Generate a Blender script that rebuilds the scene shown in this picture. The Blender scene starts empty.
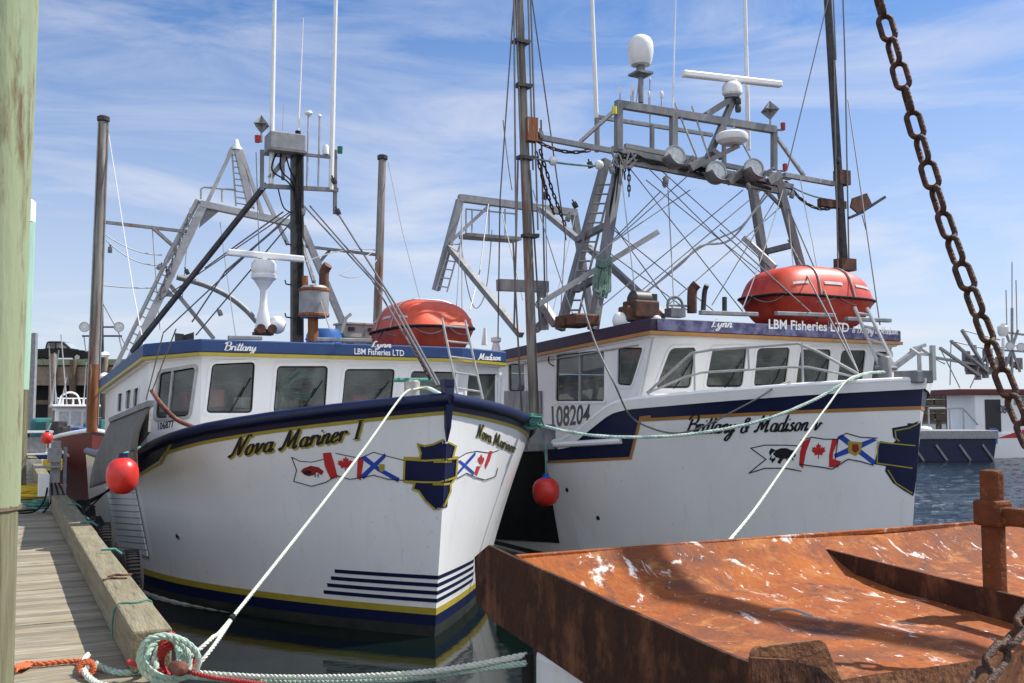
import bpy, bmesh, math, random
from mathutils import Vector, Matrix
from mathutils.bvhtree import BVHTree
from mathutils.geometry import tessellate_polygon, delaunay_2d_cdt
random.seed(7)
R = math.radians
S = bpy.context.scene
COL = S.collection
# ------------------------------------------------------------------ camera, sky, sun, exposure
F = 1000.0; PITCH = R(4.03); EYE = Vector((0, 0, 2.6))
cam = bpy.data.cameras.new('camera'); camo = bpy.data.objects.new('camera', cam); COL.objects.link(camo)
cam.sensor_width = 36; cam.lens = F/1024*36; cam.clip_end = 6000; cam.clip_start = .05
camo.location = EYE; camo.rotation_euler = (R(90)+PITCH, 0, 0); S.camera = camo
SUN_EL = R(52); SUN_AZ = R(19)            # azimuth measured from +x towards +y
sd = Vector((math.cos(SUN_EL)*math.cos(SUN_AZ), math.cos(SUN_EL)*math.sin(SUN_AZ), math.sin(SUN_EL)))
sl = bpy.data.lights.new('sun', 'SUN'); sl.energy = 4.6; sl.angle = R(.53); sl.color = (1, .96, .89)
so = bpy.data.objects.new('sun', sl); COL.objects.link(so); so.rotation_euler = sd.to_track_quat('Z', 'Y').to_euler()
W = bpy.data.worlds.new('World'); S.world = W; W.use_nodes = True
nt = W.node_tree; bg = nt.nodes['Background']; bg.inputs[1].default_value = .09
sky = nt.nodes.new('ShaderNodeTexSky'); sky.sky_type = 'NISHITA'; sky.sun_disc = False
sky.sun_elevation = SUN_EL; sky.sun_rotation = R(90)-SUN_AZ; sky.air_density = 1.0; sky.dust_density = .6; sky.ozone_density = 2.6
def wn(t, **k):
    n = nt.nodes.new(t)
    for a, b in k.items(): setattr(n, a, b)
    return n
tc = wn('ShaderNodeTexCoord'); mp = wn('ShaderNodeMapping'); mp.inputs['Scale'].default_value = (1.6, 1.6, 8.5); mp.inputs['Rotation'].default_value = (R(6), R(-14), R(25))
nz = wn('ShaderNodeTexNoise'); nz.inputs['Scale'].default_value = 1.7; nz.inputs['Detail'].default_value = 11; nz.inputs['Roughness'].default_value = .62; nz.inputs['Distortion'].default_value = .9
cr = wn('ShaderNodeValToRGB'); cr.color_ramp.elements[0].position = .47; cr.color_ramp.elements[0].color = (0, 0, 0, 1)
cr.color_ramp.elements[1].position = .78; cr.color_ramp.elements[1].color = (1, 1, 1, 1)
mx = wn('ShaderNodeMix', data_type='RGBA'); mx.inputs[7].default_value = (6.3, 6.4, 7.0, 1)
sep = wn('ShaderNodeSeparateXYZ'); hz = wn('ShaderNodeMapRange'); hz.inputs[1].default_value = 0; hz.inputs[2].default_value = .38; hz.inputs[3].default_value = .72; hz.inputs[4].default_value = 0
ad = wn('ShaderNodeMath', operation='ADD'); ad.use_clamp = True
ml = wn('ShaderNodeMath', operation='MULTIPLY'); ml.inputs[1].default_value = .50
nt.links.new(tc.outputs['Generated'], mp.inputs[0]); nt.links.new(mp.outputs[0], nz.inputs[0]); nt.links.new(nz.outputs[0], cr.inputs[0])
nt.links.new(cr.outputs[0], ml.inputs[0]); nt.links.new(tc.outputs['Generated'], sep.inputs[0]); nt.links.new(sep.outputs[2], hz.inputs[0])
nt.links.new(ml.outputs[0], ad.inputs[0]); nt.links.new(hz.outputs[0], ad.inputs[1]); nt.links.new(ad.outputs[0], mx.inputs[0])
tint = wn('ShaderNodeMix', data_type='RGBA', blend_type='MULTIPLY'); tint.inputs[0].default_value = 1; tint.inputs[7].default_value = (.61, .84, 1.11, 1); nt.links.new(sky.outputs[0], tint.inputs[6]); nt.links.new(tint.outputs[2], mx.inputs[6]); # unseen broken cloud bank, added behind the camera to fill the shade
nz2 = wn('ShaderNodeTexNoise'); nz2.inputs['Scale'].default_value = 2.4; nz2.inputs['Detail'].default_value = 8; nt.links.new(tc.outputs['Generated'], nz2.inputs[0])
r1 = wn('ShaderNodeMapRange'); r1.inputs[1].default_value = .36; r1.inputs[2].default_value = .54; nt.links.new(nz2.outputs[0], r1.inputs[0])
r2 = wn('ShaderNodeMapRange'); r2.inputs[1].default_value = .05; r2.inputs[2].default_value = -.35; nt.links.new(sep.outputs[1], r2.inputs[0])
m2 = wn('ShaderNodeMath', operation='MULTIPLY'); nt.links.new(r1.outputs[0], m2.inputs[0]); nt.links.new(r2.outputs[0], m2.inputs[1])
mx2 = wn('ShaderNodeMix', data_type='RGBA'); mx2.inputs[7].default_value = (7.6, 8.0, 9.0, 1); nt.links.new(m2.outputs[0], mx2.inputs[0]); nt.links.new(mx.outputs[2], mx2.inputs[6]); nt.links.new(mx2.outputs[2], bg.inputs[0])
S.view_settings.view_transform = 'Standard'; S.view_settings.look = 'None'; S.view_settings.gamma = 1; S.view_settings.exposure = .56
S.render.engine = 'CYCLES'; S.render.resolution_x = 1024; S.render.resolution_y = 683
# ------------------------------------------------------------------ helpers
fw = Vector((0, math.cos(PITCH), math.sin(PITCH))); upv = Vector((0, -math.sin(PITCH), math.cos(PITCH)))
def ray(px, py): return (Vector((1, 0, 0))*((px-512)/F) + upv*((341.5-py)/F) + fw)
def at(px, py, Y): d = ray(px, py); return EYE + d*(Y/d.y)
def atz(px, py, z): d = ray(px, py); return EYE + d*((z-EYE.z)/d.z)
def proj(p):
    q = Vector(p)-EYE; dd = q.dot(fw); return 512+F*q.x/dd, 341.5-F*q.dot(upv)/dd
AX = R(27)
class Frame:
    def __init__(s, x, y, z=0, rot=AX):
        s.o = Vector((x, y, z)); s.rot = rot; s.M = Matrix.Translation(s.o) @ Matrix.Rotation(rot, 4, 'Z'); s.I = s.M.inverted(); s.R3 = s.I.to_3x3()
    def loc(s, p): return s.I @ Vector(p)
    def w(s, p): return s.M @ Vector(p)
    def pl(s, px, py, p0, n):            # pixel ray against a plane given in local coordinates
        o = s.I @ EYE; d = s.R3 @ ray(px, py); n = Vector(n); return o + d*((Vector(p0)-o).dot(n)/d.dot(n))
    def U(s, px, py, u): return s.pl(px, py, (0, u, 0), (0, 1, 0))
    def V(s, px, py, v): return s.pl(px, py, (v, 0, 0), (1, 0, 0))
    def Z(s, px, py, z): return s.pl(px, py, (0, 0, z), (0, 0, 1))
MATS = {}
def mat(name, c, rough=.5, metal=0, c2=None, sc=6, lo=.35, hi=.65, bump=0, bsc=None, stretch=(1, 1, 1), c3=None, sc3=2.5, lo3=.55, hi3=.62, detail=6, spec=.5, coat=0, rough2=None):
    m = bpy.data.materials.new(name); m.use_nodes = True; t = m.node_tree; b = t.nodes['Principled BSDF']; N = t.nodes.new; K = t.links.new
    b.inputs['Roughness'].default_value = rough; b.inputs['Metallic'].default_value = metal; b.inputs['Specular IOR Level'].default_value = spec
    b.inputs['Coat Weight'].default_value = coat; b.inputs['Base Color'].default_value = (*c, 1)
    tcn = N('ShaderNodeTexCoord'); mpn = N('ShaderNodeMapping'); mpn.inputs['Scale'].default_value = stretch; K(tcn.outputs['Object'], mpn.inputs[0])
    if c2 is None: c2 = tuple(x*.82 for x in c)
    n = N('ShaderNodeTexNoise'); n.inputs['Scale'].default_value = sc; n.inputs['Detail'].default_value = detail; n.inputs['Roughness'].default_value = .62; K(mpn.outputs[0], n.inputs[0])
    r = N('ShaderNodeMapRange'); r.inputs[1].default_value = lo; r.inputs[2].default_value = hi; K(n.outputs[0], r.inputs[0])
    x = N('ShaderNodeMix'); x.data_type = 'RGBA'; x.inputs[6].default_value = (*c, 1); x.inputs[7].default_value = (*c2, 1); K(r.outputs[0], x.inputs[0])
    out = x.outputs[2]
    if c3 is not None:
        n3 = N('ShaderNodeTexNoise'); n3.inputs['Scale'].default_value = sc3; n3.inputs['Detail'].default_value = 7; n3.inputs['Roughness'].default_value = .7
        K(mpn.outputs[0], n3.inputs[0]); r3 = N('ShaderNodeMapRange'); r3.inputs[1].default_value = lo3; r3.inputs[2].default_value = hi3; K(n3.outputs[0], r3.inputs[0])
        x3 = N('ShaderNodeMix'); x3.data_type = 'RGBA'; x3.inputs[7].default_value = (*c3, 1); K(out, x3.inputs[6]); K(r3.outputs[0], x3.inputs[0]); out = x3.outputs[2]
    K(out, b.inputs['Base Color'])
    if rough2 is not None:
        rr = N('ShaderNodeMapRange'); rr.inputs[1].default_value = .3; rr.inputs[2].default_value = .7; rr.inputs[3].default_value = rough; rr.inputs[4].default_value = rough2; K(n.outputs[0], rr.inputs[0]); K(rr.outputs[0], b.inputs['Roughness'])
    if bump:
        nb = N('ShaderNodeTexNoise'); nb.inputs['Scale'].default_value = bsc or sc*4; nb.inputs['Detail'].default_value = 6; K(mpn.outputs[0], nb.inputs[0])
        bp = N('ShaderNodeBump'); bp.inputs['Strength'].default_value = bump; bp.inputs['Distance'].default_value = .02; K(nb.outputs[0], bp.inputs['Height']); K(bp.outputs[0], b.inputs['Normal'])
    MATS[name] = m; return m
mat('white_gelcoat', (.83, .83, .82), .22, c2=(.78, .78, .77), sc=1.3, c3=(.62, .61, .55), sc3=1.1, lo3=.62, hi3=.8, stretch=(1, 1, .55), bump=.03, bsc=1.5, coat=.25)
mat('cabin_white', (.83, .83, .83), .35, c2=(.76, .76, .76), sc=2, c3=(.55, .50, .42), sc3=3, lo3=.66, hi3=.85, stretch=(1, 1, .4))
mat('navy', (.004, .009, .040), .38, c2=(.006, .012, .055), sc=3, spec=.35)
mat('roof_blue', (.010, .040, .15), .5, c2=(.016, .055, .17), sc=5, c3=(.06, .10, .20), sc3=9, lo3=.6, hi3=.8)
mat('dark_violet', (.018, .014, .045), .5, c2=(.035, .014, .03), sc=2, c3=(.10, .09, .14), sc3=7, lo3=.64, hi3=.74)
mat('violet_worn', (.05, .045, .13), .5, c2=(.17, .17, .28), sc=7, lo=.4, hi=.62)
mat('gold', (.42, .33, .04), .4); mat('orange_gold', (.42, .20, .05), .45)
mat('ink', (.012, .012, .016), .4); mat('maroon', (.30, .02, .02), .45); mat('flag_red', (.55, .03, .03), .4); mat('flag_blue', (.02, .07, .42), .4)
mat('flag_white', (.84, .84, .83), .35, c2=(.8, .8, .79)); mat('lettering_white', (.85, .85, .85), .4)
mat('galvanized', (.34, .34, .34), .52, .2, c2=(.22, .225, .23), sc=9, c3=(.20, .10, .05), sc3=5, lo3=.64, hi3=.76, stretch=(1, 1, .6))
mat('weathered_steel', (.15, .152, .155), .55, .3, c2=(.27, .27, .27), sc=6, c3=(.20, .08, .035), sc3=3, lo3=.58, hi3=.72, stretch=(1, 1, .35))
mat('black_steel', (.02, .02, .022), .5, .2, c2=(.06, .055, .05), sc=8, c3=(.12, .05, .02), sc3=6, lo3=.62, hi3=.72)
mat('pole_steel', (.12, .105, .09), .6, .1, c2=(.30, .28, .25), sc=2.5, lo=.4, hi=.6, c3=(.20, .07, .03), sc3=1.6, lo3=.54, hi3=.64, stretch=(4, 4, .35))
mat('pole_rust', (.32, .11, .03), .75, 0, c2=(.15, .05, .02), sc=5, c3=(.42, .36, .28), sc3=2, lo3=.6, hi3=.66, stretch=(3, 3, .4), bump=.3)
mat('aluminium', (.46, .46, .45), .42, .25, c2=(.33, .33, .325), sc=6, c3=(.22, .17, .12), sc3=4, lo3=.66, hi3=.78)
mat('white_plastic', (.80, .80, .79), .35, c2=(.74, .74, .72), sc=8)
mat('grey_plastic', (.42, .41, .38), .6, c2=(.34, .33, .30), sc=7, c3=(.2, .18, .15), sc3=6)
mat('blue_plastic', (.03, .14, .42), .4, c2=(.03, .10, .3))
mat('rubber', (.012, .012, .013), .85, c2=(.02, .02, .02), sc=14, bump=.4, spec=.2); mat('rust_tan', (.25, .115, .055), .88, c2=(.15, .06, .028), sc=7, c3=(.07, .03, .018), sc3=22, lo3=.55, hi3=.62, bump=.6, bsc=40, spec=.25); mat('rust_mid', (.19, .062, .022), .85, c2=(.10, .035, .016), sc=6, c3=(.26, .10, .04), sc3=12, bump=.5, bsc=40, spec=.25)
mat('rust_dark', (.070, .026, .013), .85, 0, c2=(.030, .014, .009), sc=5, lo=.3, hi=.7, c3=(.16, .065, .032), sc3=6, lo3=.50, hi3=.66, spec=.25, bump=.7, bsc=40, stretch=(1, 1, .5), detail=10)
mat('chain_rust', (.085, .036, .020), .68, .2, c2=(.030, .017, .012), sc=16, c3=(.22, .085, .03), sc3=28, lo3=.56, hi3=.66, bump=.8, bsc=60)
mat('exhaust_rust', (.16, .06, .03), .7, .2, c2=(.05, .03, .025), sc=9)
mat('raft_orange', (.72, .115, .045), .6, c2=(.56, .06, .02), sc=3, c3=(.40, .06, .03), sc3=8, lo3=.62, hi3=.75, bump=.05, coat=.1)
mat('raft_red', (.62, .075, .028), .5, c2=(.46, .03, .018), sc=3, c3=(.28, .03, .02), sc3=8, lo3=.62, hi3=.75, coat=.15)
mat('tape', (.62, .62, .60), .5, c2=(.5, .5, .48)); mat('buoy_red', (.66, .03, .02), .33, c2=(.55, .03, .022), sc=5, c3=(.30, .04, .03), sc3=11, lo3=.64, hi3=.8)
mat('wood_plank', (.28, .23, .14), .85, c2=(.17, .145, .105), sc=2.2, c3=(.36, .33, .27), sc3=4, lo3=.5, hi3=.68, stretch=(.8, 9, 3), bump=.5, bsc=10)
mat('wood_plank_pale', (.33, .275, .175), .85, c2=(.22, .185, .13), sc=2.6, c3=(.40, .37, .31), sc3=4, lo3=.5, hi3=.68, stretch=(.8, 9, 3), bump=.5, bsc=10)
mat('wood_plank_dark', (.24, .20, .13), .88, c2=(.13, .11, .08), sc=2.6, c3=(.27, .24, .18), sc3=4, lo3=.52, hi3=.7, stretch=(.8, 9, 3), bump=.5, bsc=10)
mat('kerb_wood', (.25, .215, .135), .85, c2=(.16, .135, .08), sc=3, c3=(.11, .095, .06), sc3=4, lo3=.58, hi3=.66, stretch=(7, .7, 7), bump=.6, bsc=9)
mat('old_wood', (.17, .12, .075), .9, c2=(.09, .065, .045), sc=3, c3=(.28, .23, .16), sc3=2, lo3=.55, hi3=.7, stretch=(3, 3, .5), bump=.5)
mat('rope_green', (.42, .56, .46), .85, c2=(.32, .45, .38), sc=30, c3=(.55, .58, .48), sc3=12, bump=.4)
mat('rope_sage', (.20, .30, .25), .9, c2=(.12, .19, .16), sc=14); mat('rope_mixed', (.60, .68, .60), .85, c2=(.30, .46, .40), sc=8, lo=.45, hi=.6); mat('rope_white', (.66, .68, .60), .85, c2=(.52, .56, .46), sc=30, bump=.4)
mat('rope_red', (.50, .035, .03), .85, c2=(.36, .03, .03), sc=30, bump=.4)
mat('rope_orange', (.62, .14, .04), .85, c2=(.45, .10, .04), sc=30, bump=.4)
mat('rope_teal', (.10, .28, .22), .85, c2=(.06, .18, .15), sc=30); mat('cable', (.17, .165, .16), .5, .2); mat('cable_pale', (.38, .38, .37), .5, .3)
mat('interior', (.30, .31, .28), .8, c2=(.10, .10, .09), sc=1.3, lo=.44, hi=.56); mat('interior_wood', (.20, .11, .06), .6)
mat('netting', (.17, .165, .155), .9, c2=(.11, .105, .095), sc=12, c3=(.16, .15, .13), sc3=3, stretch=(1, 1, 1), bump=.5)
mat('red_lens', (.35, .01, .01), .2); mat('green_lens', (.0, .12, .07), .2); mat('amber', (.8, .7, .05), .3)
mat('lamp_glass', (.62, .64, .64), .12, .3, c2=(.4, .42, .42), sc=20); mat('teal_tarp', (.03, .16, .16), .7); mat('kerb_tan', (.36, .27, .20), .9, c2=(.24, .17, .12), sc=2); mat('hull_maroon', (.14, .02, .015), .5, c2=(.10, .02, .015))
mat('car_black', (.006, .007, .009), .45, spec=.3); mat('concrete', (.33, .30, .26), .9, c2=(.24, .21, .18), sc=1, bump=.3); mat('yellow', (.62, .42, .02), .5)
mat('brown_sheath', (.20, .07, .045), .7, c2=(.12, .045, .03), sc=12); mat('hill', (.05, .07, .045), .95, c2=(.08, .08, .06), sc=.05)
mat('waterline_black', (.012, .013, .014), .5, c2=(.03, .035, .025), sc=5)
# piling: pale green copper-treated timber with brown runs
m = mat('pile_green', (.25, .33, .19), .88, c2=(.27, .28, .17), sc=1.6, lo=.35, hi=.65, c3=(.13, .09, .04), sc3=2.4, lo3=.53, hi3=.66, stretch=(3.2, 3.2, .6), bump=.35, bsc=9, detail=9)
mat('pile_brown', (.19, .19, .11), .9, c2=(.12, .10, .055), sc=3, c3=(.09, .06, .03), sc3=2.5, lo3=.55, hi3=.68, stretch=(5, 5, .35), bump=.7, bsc=8)
mat('pile_mint', (.36, .56, .43), .7, c2=(.30, .46, .36), sc=3, c3=(.2, .16, .08), sc3=2.2, lo3=.62, hi3=.7, stretch=(5, 5, .4))
def add_stains(m):       # weeps and a faint tide mark on painted hulls
    t = m.node_tree; N = t.nodes.new; K = t.links.new; b = t.nodes['Principled BSDF']; src = b.inputs['Base Color'].links[0].from_socket; tcn = N('ShaderNodeTexCoord')
    for st, sc, lo, hi, col, zlim in (((5, 5, .35), 1.6, .60, .80, (.60, .54, .45), None), ((2, 2, 1.2), 2.2, .40, .70, (.50, .47, .34), (.75, .1)), ((1, 1, .8), 14, .66, .72, (.50, .50, .49), None)):
        mp = N('ShaderNodeMapping'); mp.inputs['Scale'].default_value = st; K(tcn.outputs['Object'], mp.inputs[0]); n = N('ShaderNodeTexNoise'); n.inputs['Scale'].default_value = sc; n.inputs['Detail'].default_value = 7; K(mp.outputs[0], n.inputs[0])
        r = N('ShaderNodeMapRange'); r.inputs[1].default_value = lo; r.inputs[2].default_value = hi; r.inputs[4].default_value = .32; K(n.outputs[0], r.inputs[0]); f = r.outputs[0]
        if zlim:
            s = N('ShaderNodeSeparateXYZ'); K(tcn.outputs['Object'], s.inputs[0]); z = N('ShaderNodeMapRange'); z.inputs[1].default_value = zlim[0]; z.inputs[2].default_value = zlim[1]; K(s.outputs[2], z.inputs[0]); mm = N('ShaderNodeMath'); mm.operation = 'MULTIPLY'; K(f, mm.inputs[0]); K(z.outputs[0], mm.inputs[1]); f = mm.outputs[0]
        x = N('ShaderNodeMix'); x.data_type = 'RGBA'; x.inputs[7].default_value = (*col, 1); K(src, x.inputs[6]); K(f, x.inputs[0]); src = x.outputs[2]
    K(src, b.inputs['Base Color'])
add_stains(MATS['white_gelcoat'])
def glass_mat():
    m = bpy.data.materials.new('window_glass'); m.use_nodes = True; t = m.node_tree; t.nodes.remove(t.nodes['Principled BSDF']); N = t.nodes.new
    g = N('ShaderNodeBsdfGlossy'); g.inputs[0].default_value = (.95, .97, 1, 1); g.inputs[1].default_value = .02
    tr = N('ShaderNodeBsdfTransparent'); tr.inputs[0].default_value = (.68, .72, .70, 1); fr = N('ShaderNodeFresnel'); fr.inputs[0].default_value = 1.5
    nn = N('ShaderNodeTexNoise'); nn.inputs[2].default_value = 3.0; bp = N('ShaderNodeBump'); bp.inputs[0].default_value = .08; t.links.new(nn.outputs[0], bp.inputs['Height']); t.links.new(bp.outputs[0], g.inputs['Normal'])
    x = N('ShaderNodeMixShader'); t.links.new(fr.outputs[0], x.inputs[0]); t.links.new(tr.outputs[0], x.inputs[1]); t.links.new(g.outputs[0], x.inputs[2])
    tco = N('ShaderNodeTexCoord'); n2 = N('ShaderNodeTexNoise'); n2.inputs[2].default_value = 2.6; n2.inputs[3].default_value = 8; t.links.new(tco.outputs['Object'], n2.inputs[0]); mr_ = N('ShaderNodeMapRange'); mr_.inputs[1].default_value = .35; mr_.inputs[2].default_value = .7; mr_.inputs[3].default_value = .10; mr_.inputs[4].default_value = .30; t.links.new(n2.outputs[0], mr_.inputs[0])
    df = N('ShaderNodeBsdfDiffuse'); df.inputs[0].default_value = (.42, .46, .43, 1); x2 = N('ShaderNodeMixShader'); t.links.new(mr_.outputs[0], x2.inputs[0]); t.links.new(x.outputs[0], x2.inputs[1]); t.links.new(df.outputs[0], x2.inputs[2])      # grey salt-like film, added to lighten the dark panes
    t.links.new(x2.outputs[0], t.nodes['Material Output'].inputs[0]); MATS['glass'] = m
glass_mat()
def rust_bright():
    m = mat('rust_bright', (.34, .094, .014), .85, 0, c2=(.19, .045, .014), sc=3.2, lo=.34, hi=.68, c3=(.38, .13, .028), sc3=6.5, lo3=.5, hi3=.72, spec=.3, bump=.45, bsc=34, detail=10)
    t = m.node_tree; N = t.nodes.new; K = t.links.new; b = t.nodes['Principled BSDF']; src = b.inputs['Base Color'].links[0].from_socket
    tcn = N('ShaderNodeTexCoord')
    # dark scale patches, then bird droppings: small spots and stretched runs
    def layer(src, col, scale, stretch, lo, hi, thr=None, off=0):
        mp = N('ShaderNodeMapping'); mp.inputs['Scale'].default_value = stretch; mp.inputs['Location'].default_value = (off, off, 0); K(tcn.outputs['Object'], mp.inputs[0])
        n = N('ShaderNodeTexNoise'); n.inputs['Scale'].default_value = scale; n.inputs['Detail'].default_value = 9; n.inputs['Roughness'].default_value = .66; n.inputs['Distortion'].default_value = .6; K(mp.outputs[0], n.inputs[0])
        r = N('ShaderNodeMapRange'); r.inputs[1].default_value = lo; r.inputs[2].default_value = hi; K(n.outputs[0], r.inputs[0])
        x = N('ShaderNodeMix'); x.data_type = 'RGBA'; x.inputs[7].default_value = (*col, 1); K(src, x.inputs[6]); K(r.outputs[0], x.inputs[0]); return x.outputs[2]
    src = layer(src, (.17, .055, .022), 1.3, (1, 1.6, 1), .46, .60, off=2)
    src = layer(src, (.115, .045, .03), 4.5, (1, 1, 1), .53, .66)
    src = layer(src, (.42, .17, .05), 9, (.7, 1, 1), .55, .72, off=9)
    src = layer(src, (.66, .60, .55), 5.5, (1, .5, 1), .59, .65, off=3)
    src = layer(src, (.60, .55, .50), 9, (1.6, .45, 1), .635, .69, off=11)
    src = layer(src, (.74, .70, .66), 17, (1, .8, 1), .63, .68, off=5)
    src = layer(src, (.07, .03, .02), 34, (1, 1, 1), .62, .68, off=7)
    K(src, b.inputs['Base Color'])
rust_bright()

class MB:
    def __init__(s): s.v = []; s.f = []; s.sm = []
    def add(s, vs, fs, smooth=False):
        k = len(s.v); s.v += [tuple(x) for x in vs]; s.f += [[i+k for i in f] for f in fs]; s.sm += [smooth]*len(fs); return s
    def box(s, c, size, rz=0, M=None):
        c = Vector(c); hx, hy, hz = [x/2 for x in size]; m = M or Matrix.Rotation(rz, 3, 'Z')
        vs = [c + m @ Vector((sx*hx, sy*hy, sz*hz)) for sx in (-1, 1) for sy in (-1, 1) for sz in (-1, 1)]
        return s.add(vs, [(0, 1, 3, 2), (4, 6, 7, 5), (0, 4, 5, 1), (2, 3, 7, 6), (0, 2, 6, 4), (1, 5, 7, 3)])
    def beam(s, p, q, w, h=None):
        p = Vector(p); q = Vector(q); d = q-p; L = d.length
        if L < 1e-6: return s
        m = d.to_track_quat('X', 'Z').to_matrix(); return s.box((p+q)/2, (L, w, h or w), M=m)
    def tube(s, pts, r, n=8, closed=False, cap=True):
        pts = [Vector(p) for p in pts]; N = len(pts); rs = r if isinstance(r, (list, tuple)) else [r]*N
        vs = []; up = None
        for i, p in enumerate(pts):
            a = pts[(i-1) % N] if (closed or i > 0) else p; b = pts[(i+1) % N] if (closed or i < N-1) else p
            t = (b-a).normalized() if (b-a).length > 1e-9 else Vector((0, 0, 1))
            if up is None: up = Vector((0, 0, 1)) if abs(t.z) < .9 else Vector((1, 0, 0))
            x = up - t*up.dot(t)
            if x.length < 1e-4: x = t.orthogonal()
            x.normalize(); y = t.cross(x); up = x
            for k in range(n):
                A = 2*math.pi*k/n; vs.append(p + (x*math.cos(A)+y*math.sin(A))*rs[i])
        fs = []
        for i in range(N if closed else N-1):
            j = (i+1) % N
            for k in range(n): l = (k+1) % n; fs.append((i*n+k, i*n+l, j*n+l, j*n+k))
        s.add(vs, fs, True)
        if cap and not closed: s.add(vs[:n], [tuple(range(n))[::-1]]); s.add(vs[-n:], [tuple(range(n))])
        return s
    def lathe(s, prof, o=(0, 0, 0), M=None, n=20):
        o = Vector(o); M = M or Matrix.Identity(3); vs = []
        for r, z in prof:
            for k in range(n): A = 2*math.pi*k/n; vs.append(o + M @ Vector((r*math.cos(A), r*math.sin(A), z)))
        fs = []
        for i in range(len(prof)-1):
            for k in range(n): l = (k+1) % n; fs.append((i*n+k, i*n+l, (i+1)*n+l, (i+1)*n+k))
        s.add(vs, fs, True)
        if prof[0][0] > 1e-4: s.add(vs[:n], [tuple(range(n))[::-1]])
        if prof[-1][0] > 1e-4: s.add(vs[-n:], [tuple(range(n))])
        return s
    def ball(s, c, r, n=14, sq=(1, 1, 1)):
        c = Vector(c); vs = []; m = n//2+1
        for i in range(m+1):
            T = math.pi*i/m
            for k in range(n): A = 2*math.pi*k/n; vs.append(c + Vector((r*sq[0]*math.sin(T)*math.cos(A), r*sq[1]*math.sin(T)*math.sin(A), r*sq[2]*math.cos(T))))
        fs = [(i*n+k, (i+1)*n+k, (i+1)*n+(k+1) % n, i*n+(k+1) % n) for i in range(m) for k in range(n)]
        return s.add(vs, fs, True)
    def prism(s, poly, d):           # closed polygon of 3D points thickened by vector d
        poly = [Vector(p) for p in poly]; d = Vector(d); n = len(poly); tri = tessellate_polygon([poly])
        vs = poly + [p+d for p in poly]
        fs = [tuple(t) for t in tri] + [tuple(i+n for i in t[::-1]) for t in tri] + [(i, (i+1) % n, (i+1) % n+n, i+n) for i in range(n)]
        return s.add(vs, fs)
    def grid(s, G, smooth=True):
        m = len(G[0]); vs = [p for row in G for p in row]
        return s.add(vs, [(i*m+j, i*m+j+1, (i+1)*m+j+1, (i+1)*m+j) for i in range(len(G)-1) for j in range(m-1)], smooth)
    def build(s, name, m, parent=None, bevel=0, solid=0, normals=True, weld=False):
        me = bpy.data.meshes.new(name); me.from_pydata(s.v, [], s.f); me.polygons.foreach_set('use_smooth', s.sm)
        if normals:
            bm = bmesh.new(); bm.from_mesh(me)
            if weld: bmesh.ops.remove_doubles(bm, verts=bm.verts, dist=1e-4)
            for e in bm.edges:
                if len(e.link_faces) == 2 and e.calc_face_angle(0) > .66: e.smooth = False
            bmesh.ops.recalc_face_normals(bm, faces=bm.faces); bm.to_mesh(me); bm.free()
        me.materials.append(MATS[m] if isinstance(m, str) else m); me.update()
        o = bpy.data.objects.new(name, me); COL.objects.link(o)
        if parent: o.parent = parent
        if bevel: b = o.modifiers.new('bevel', 'BEVEL'); b.width = bevel; b.segments = 2; b.limit_method = 'ANGLE'
        if solid: b = o.modifiers.new('solid', 'SOLIDIFY'); b.thickness = solid; b.offset = 0
        return o
def tag(o, label=None, cat=None, group=None, kind=None):
    if label: o['label'] = label
    if cat: o['category'] = cat
    if group: o['group'] = group
    if kind: o['kind'] = kind
    return o
def empty(name, loc, rz=0, label=None, cat=None, group=None):
    o = bpy.data.objects.new(name, None); COL.objects.link(o); o.location = loc; o.rotation_euler = (0, 0, rz); o.empty_display_size = .2
    return tag(o, label, cat, group)
def copy_tree(o, parent=None):
    c = o.copy(); COL.objects.link(c); c.parent = parent
    for ch in list(o.children): copy_tree(ch, c)
    return c
def cr_spline(P, n=8, closed=False):
    P = [Vector(p) for p in P]; out = []; N = len(P)
    for i in range(N if closed else N-1):
        g = (lambda k: P[k % N]) if closed else (lambda k: P[max(0, min(N-1, k))])
        a, b, c, d = g(i-1), g(i), g(i+1), g(i+2)
        for k in range(n):
            t = k/n; out.append(.5*((2*b)+(c-a)*t+(2*a-5*b+4*c-d)*t*t+(3*b-a-3*c+d)*t**3))
    if not closed: out.append(P[-1])
    return out
def resample(P, step):
    P = [Vector(p) for p in P]; L = [0]
    for a, b in zip(P, P[1:]): L.append(L[-1]+(b-a).length)
    n = max(2, int(L[-1]/step)+1); out = []; j = 0
    for i in range(n):
        t = L[-1]*i/(n-1)
        while j < len(L)-2 and L[j+1] < t: j += 1
        out.append(P[j].lerp(P[j+1], (t-L[j])/max(1e-9, L[j+1]-L[j])))
    return out
def rope_mb(mb, pts, r, pitch=None, strands=3):      # laid rope: three twisted strands
    pitch = pitch or r*6.5; P = resample(pts, pitch/7); acc = 0; up = Vector((.13, .07, .99)).normalized(); S3 = [[] for _ in range(strands)]
    for i, p in enumerate(P):
        t = (P[min(i+1, len(P)-1)]-P[max(i-1, 0)]).normalized(); x = up-t*up.dot(t)
        if x.length < 1e-3: x = t.orthogonal()
        x.normalize(); up = x; y = t.cross(x)
        if i: acc += (P[i]-P[i-1]).length
        for k in range(strands):
            A = 2*math.pi*(acc/pitch+k/strands); S3[k].append(p+(x*math.cos(A)+y*math.sin(A))*r*.5)
    for q in S3: mb.tube(q, r*.56, 6)
    return mb
def sag(p, q, s, n=14):
    p = Vector(p); q = Vector(q); return [p.lerp(q, i/n)-Vector((0, 0, 4*s*(i/n)*(1-i/n))) for i in range(n+1)]
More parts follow.
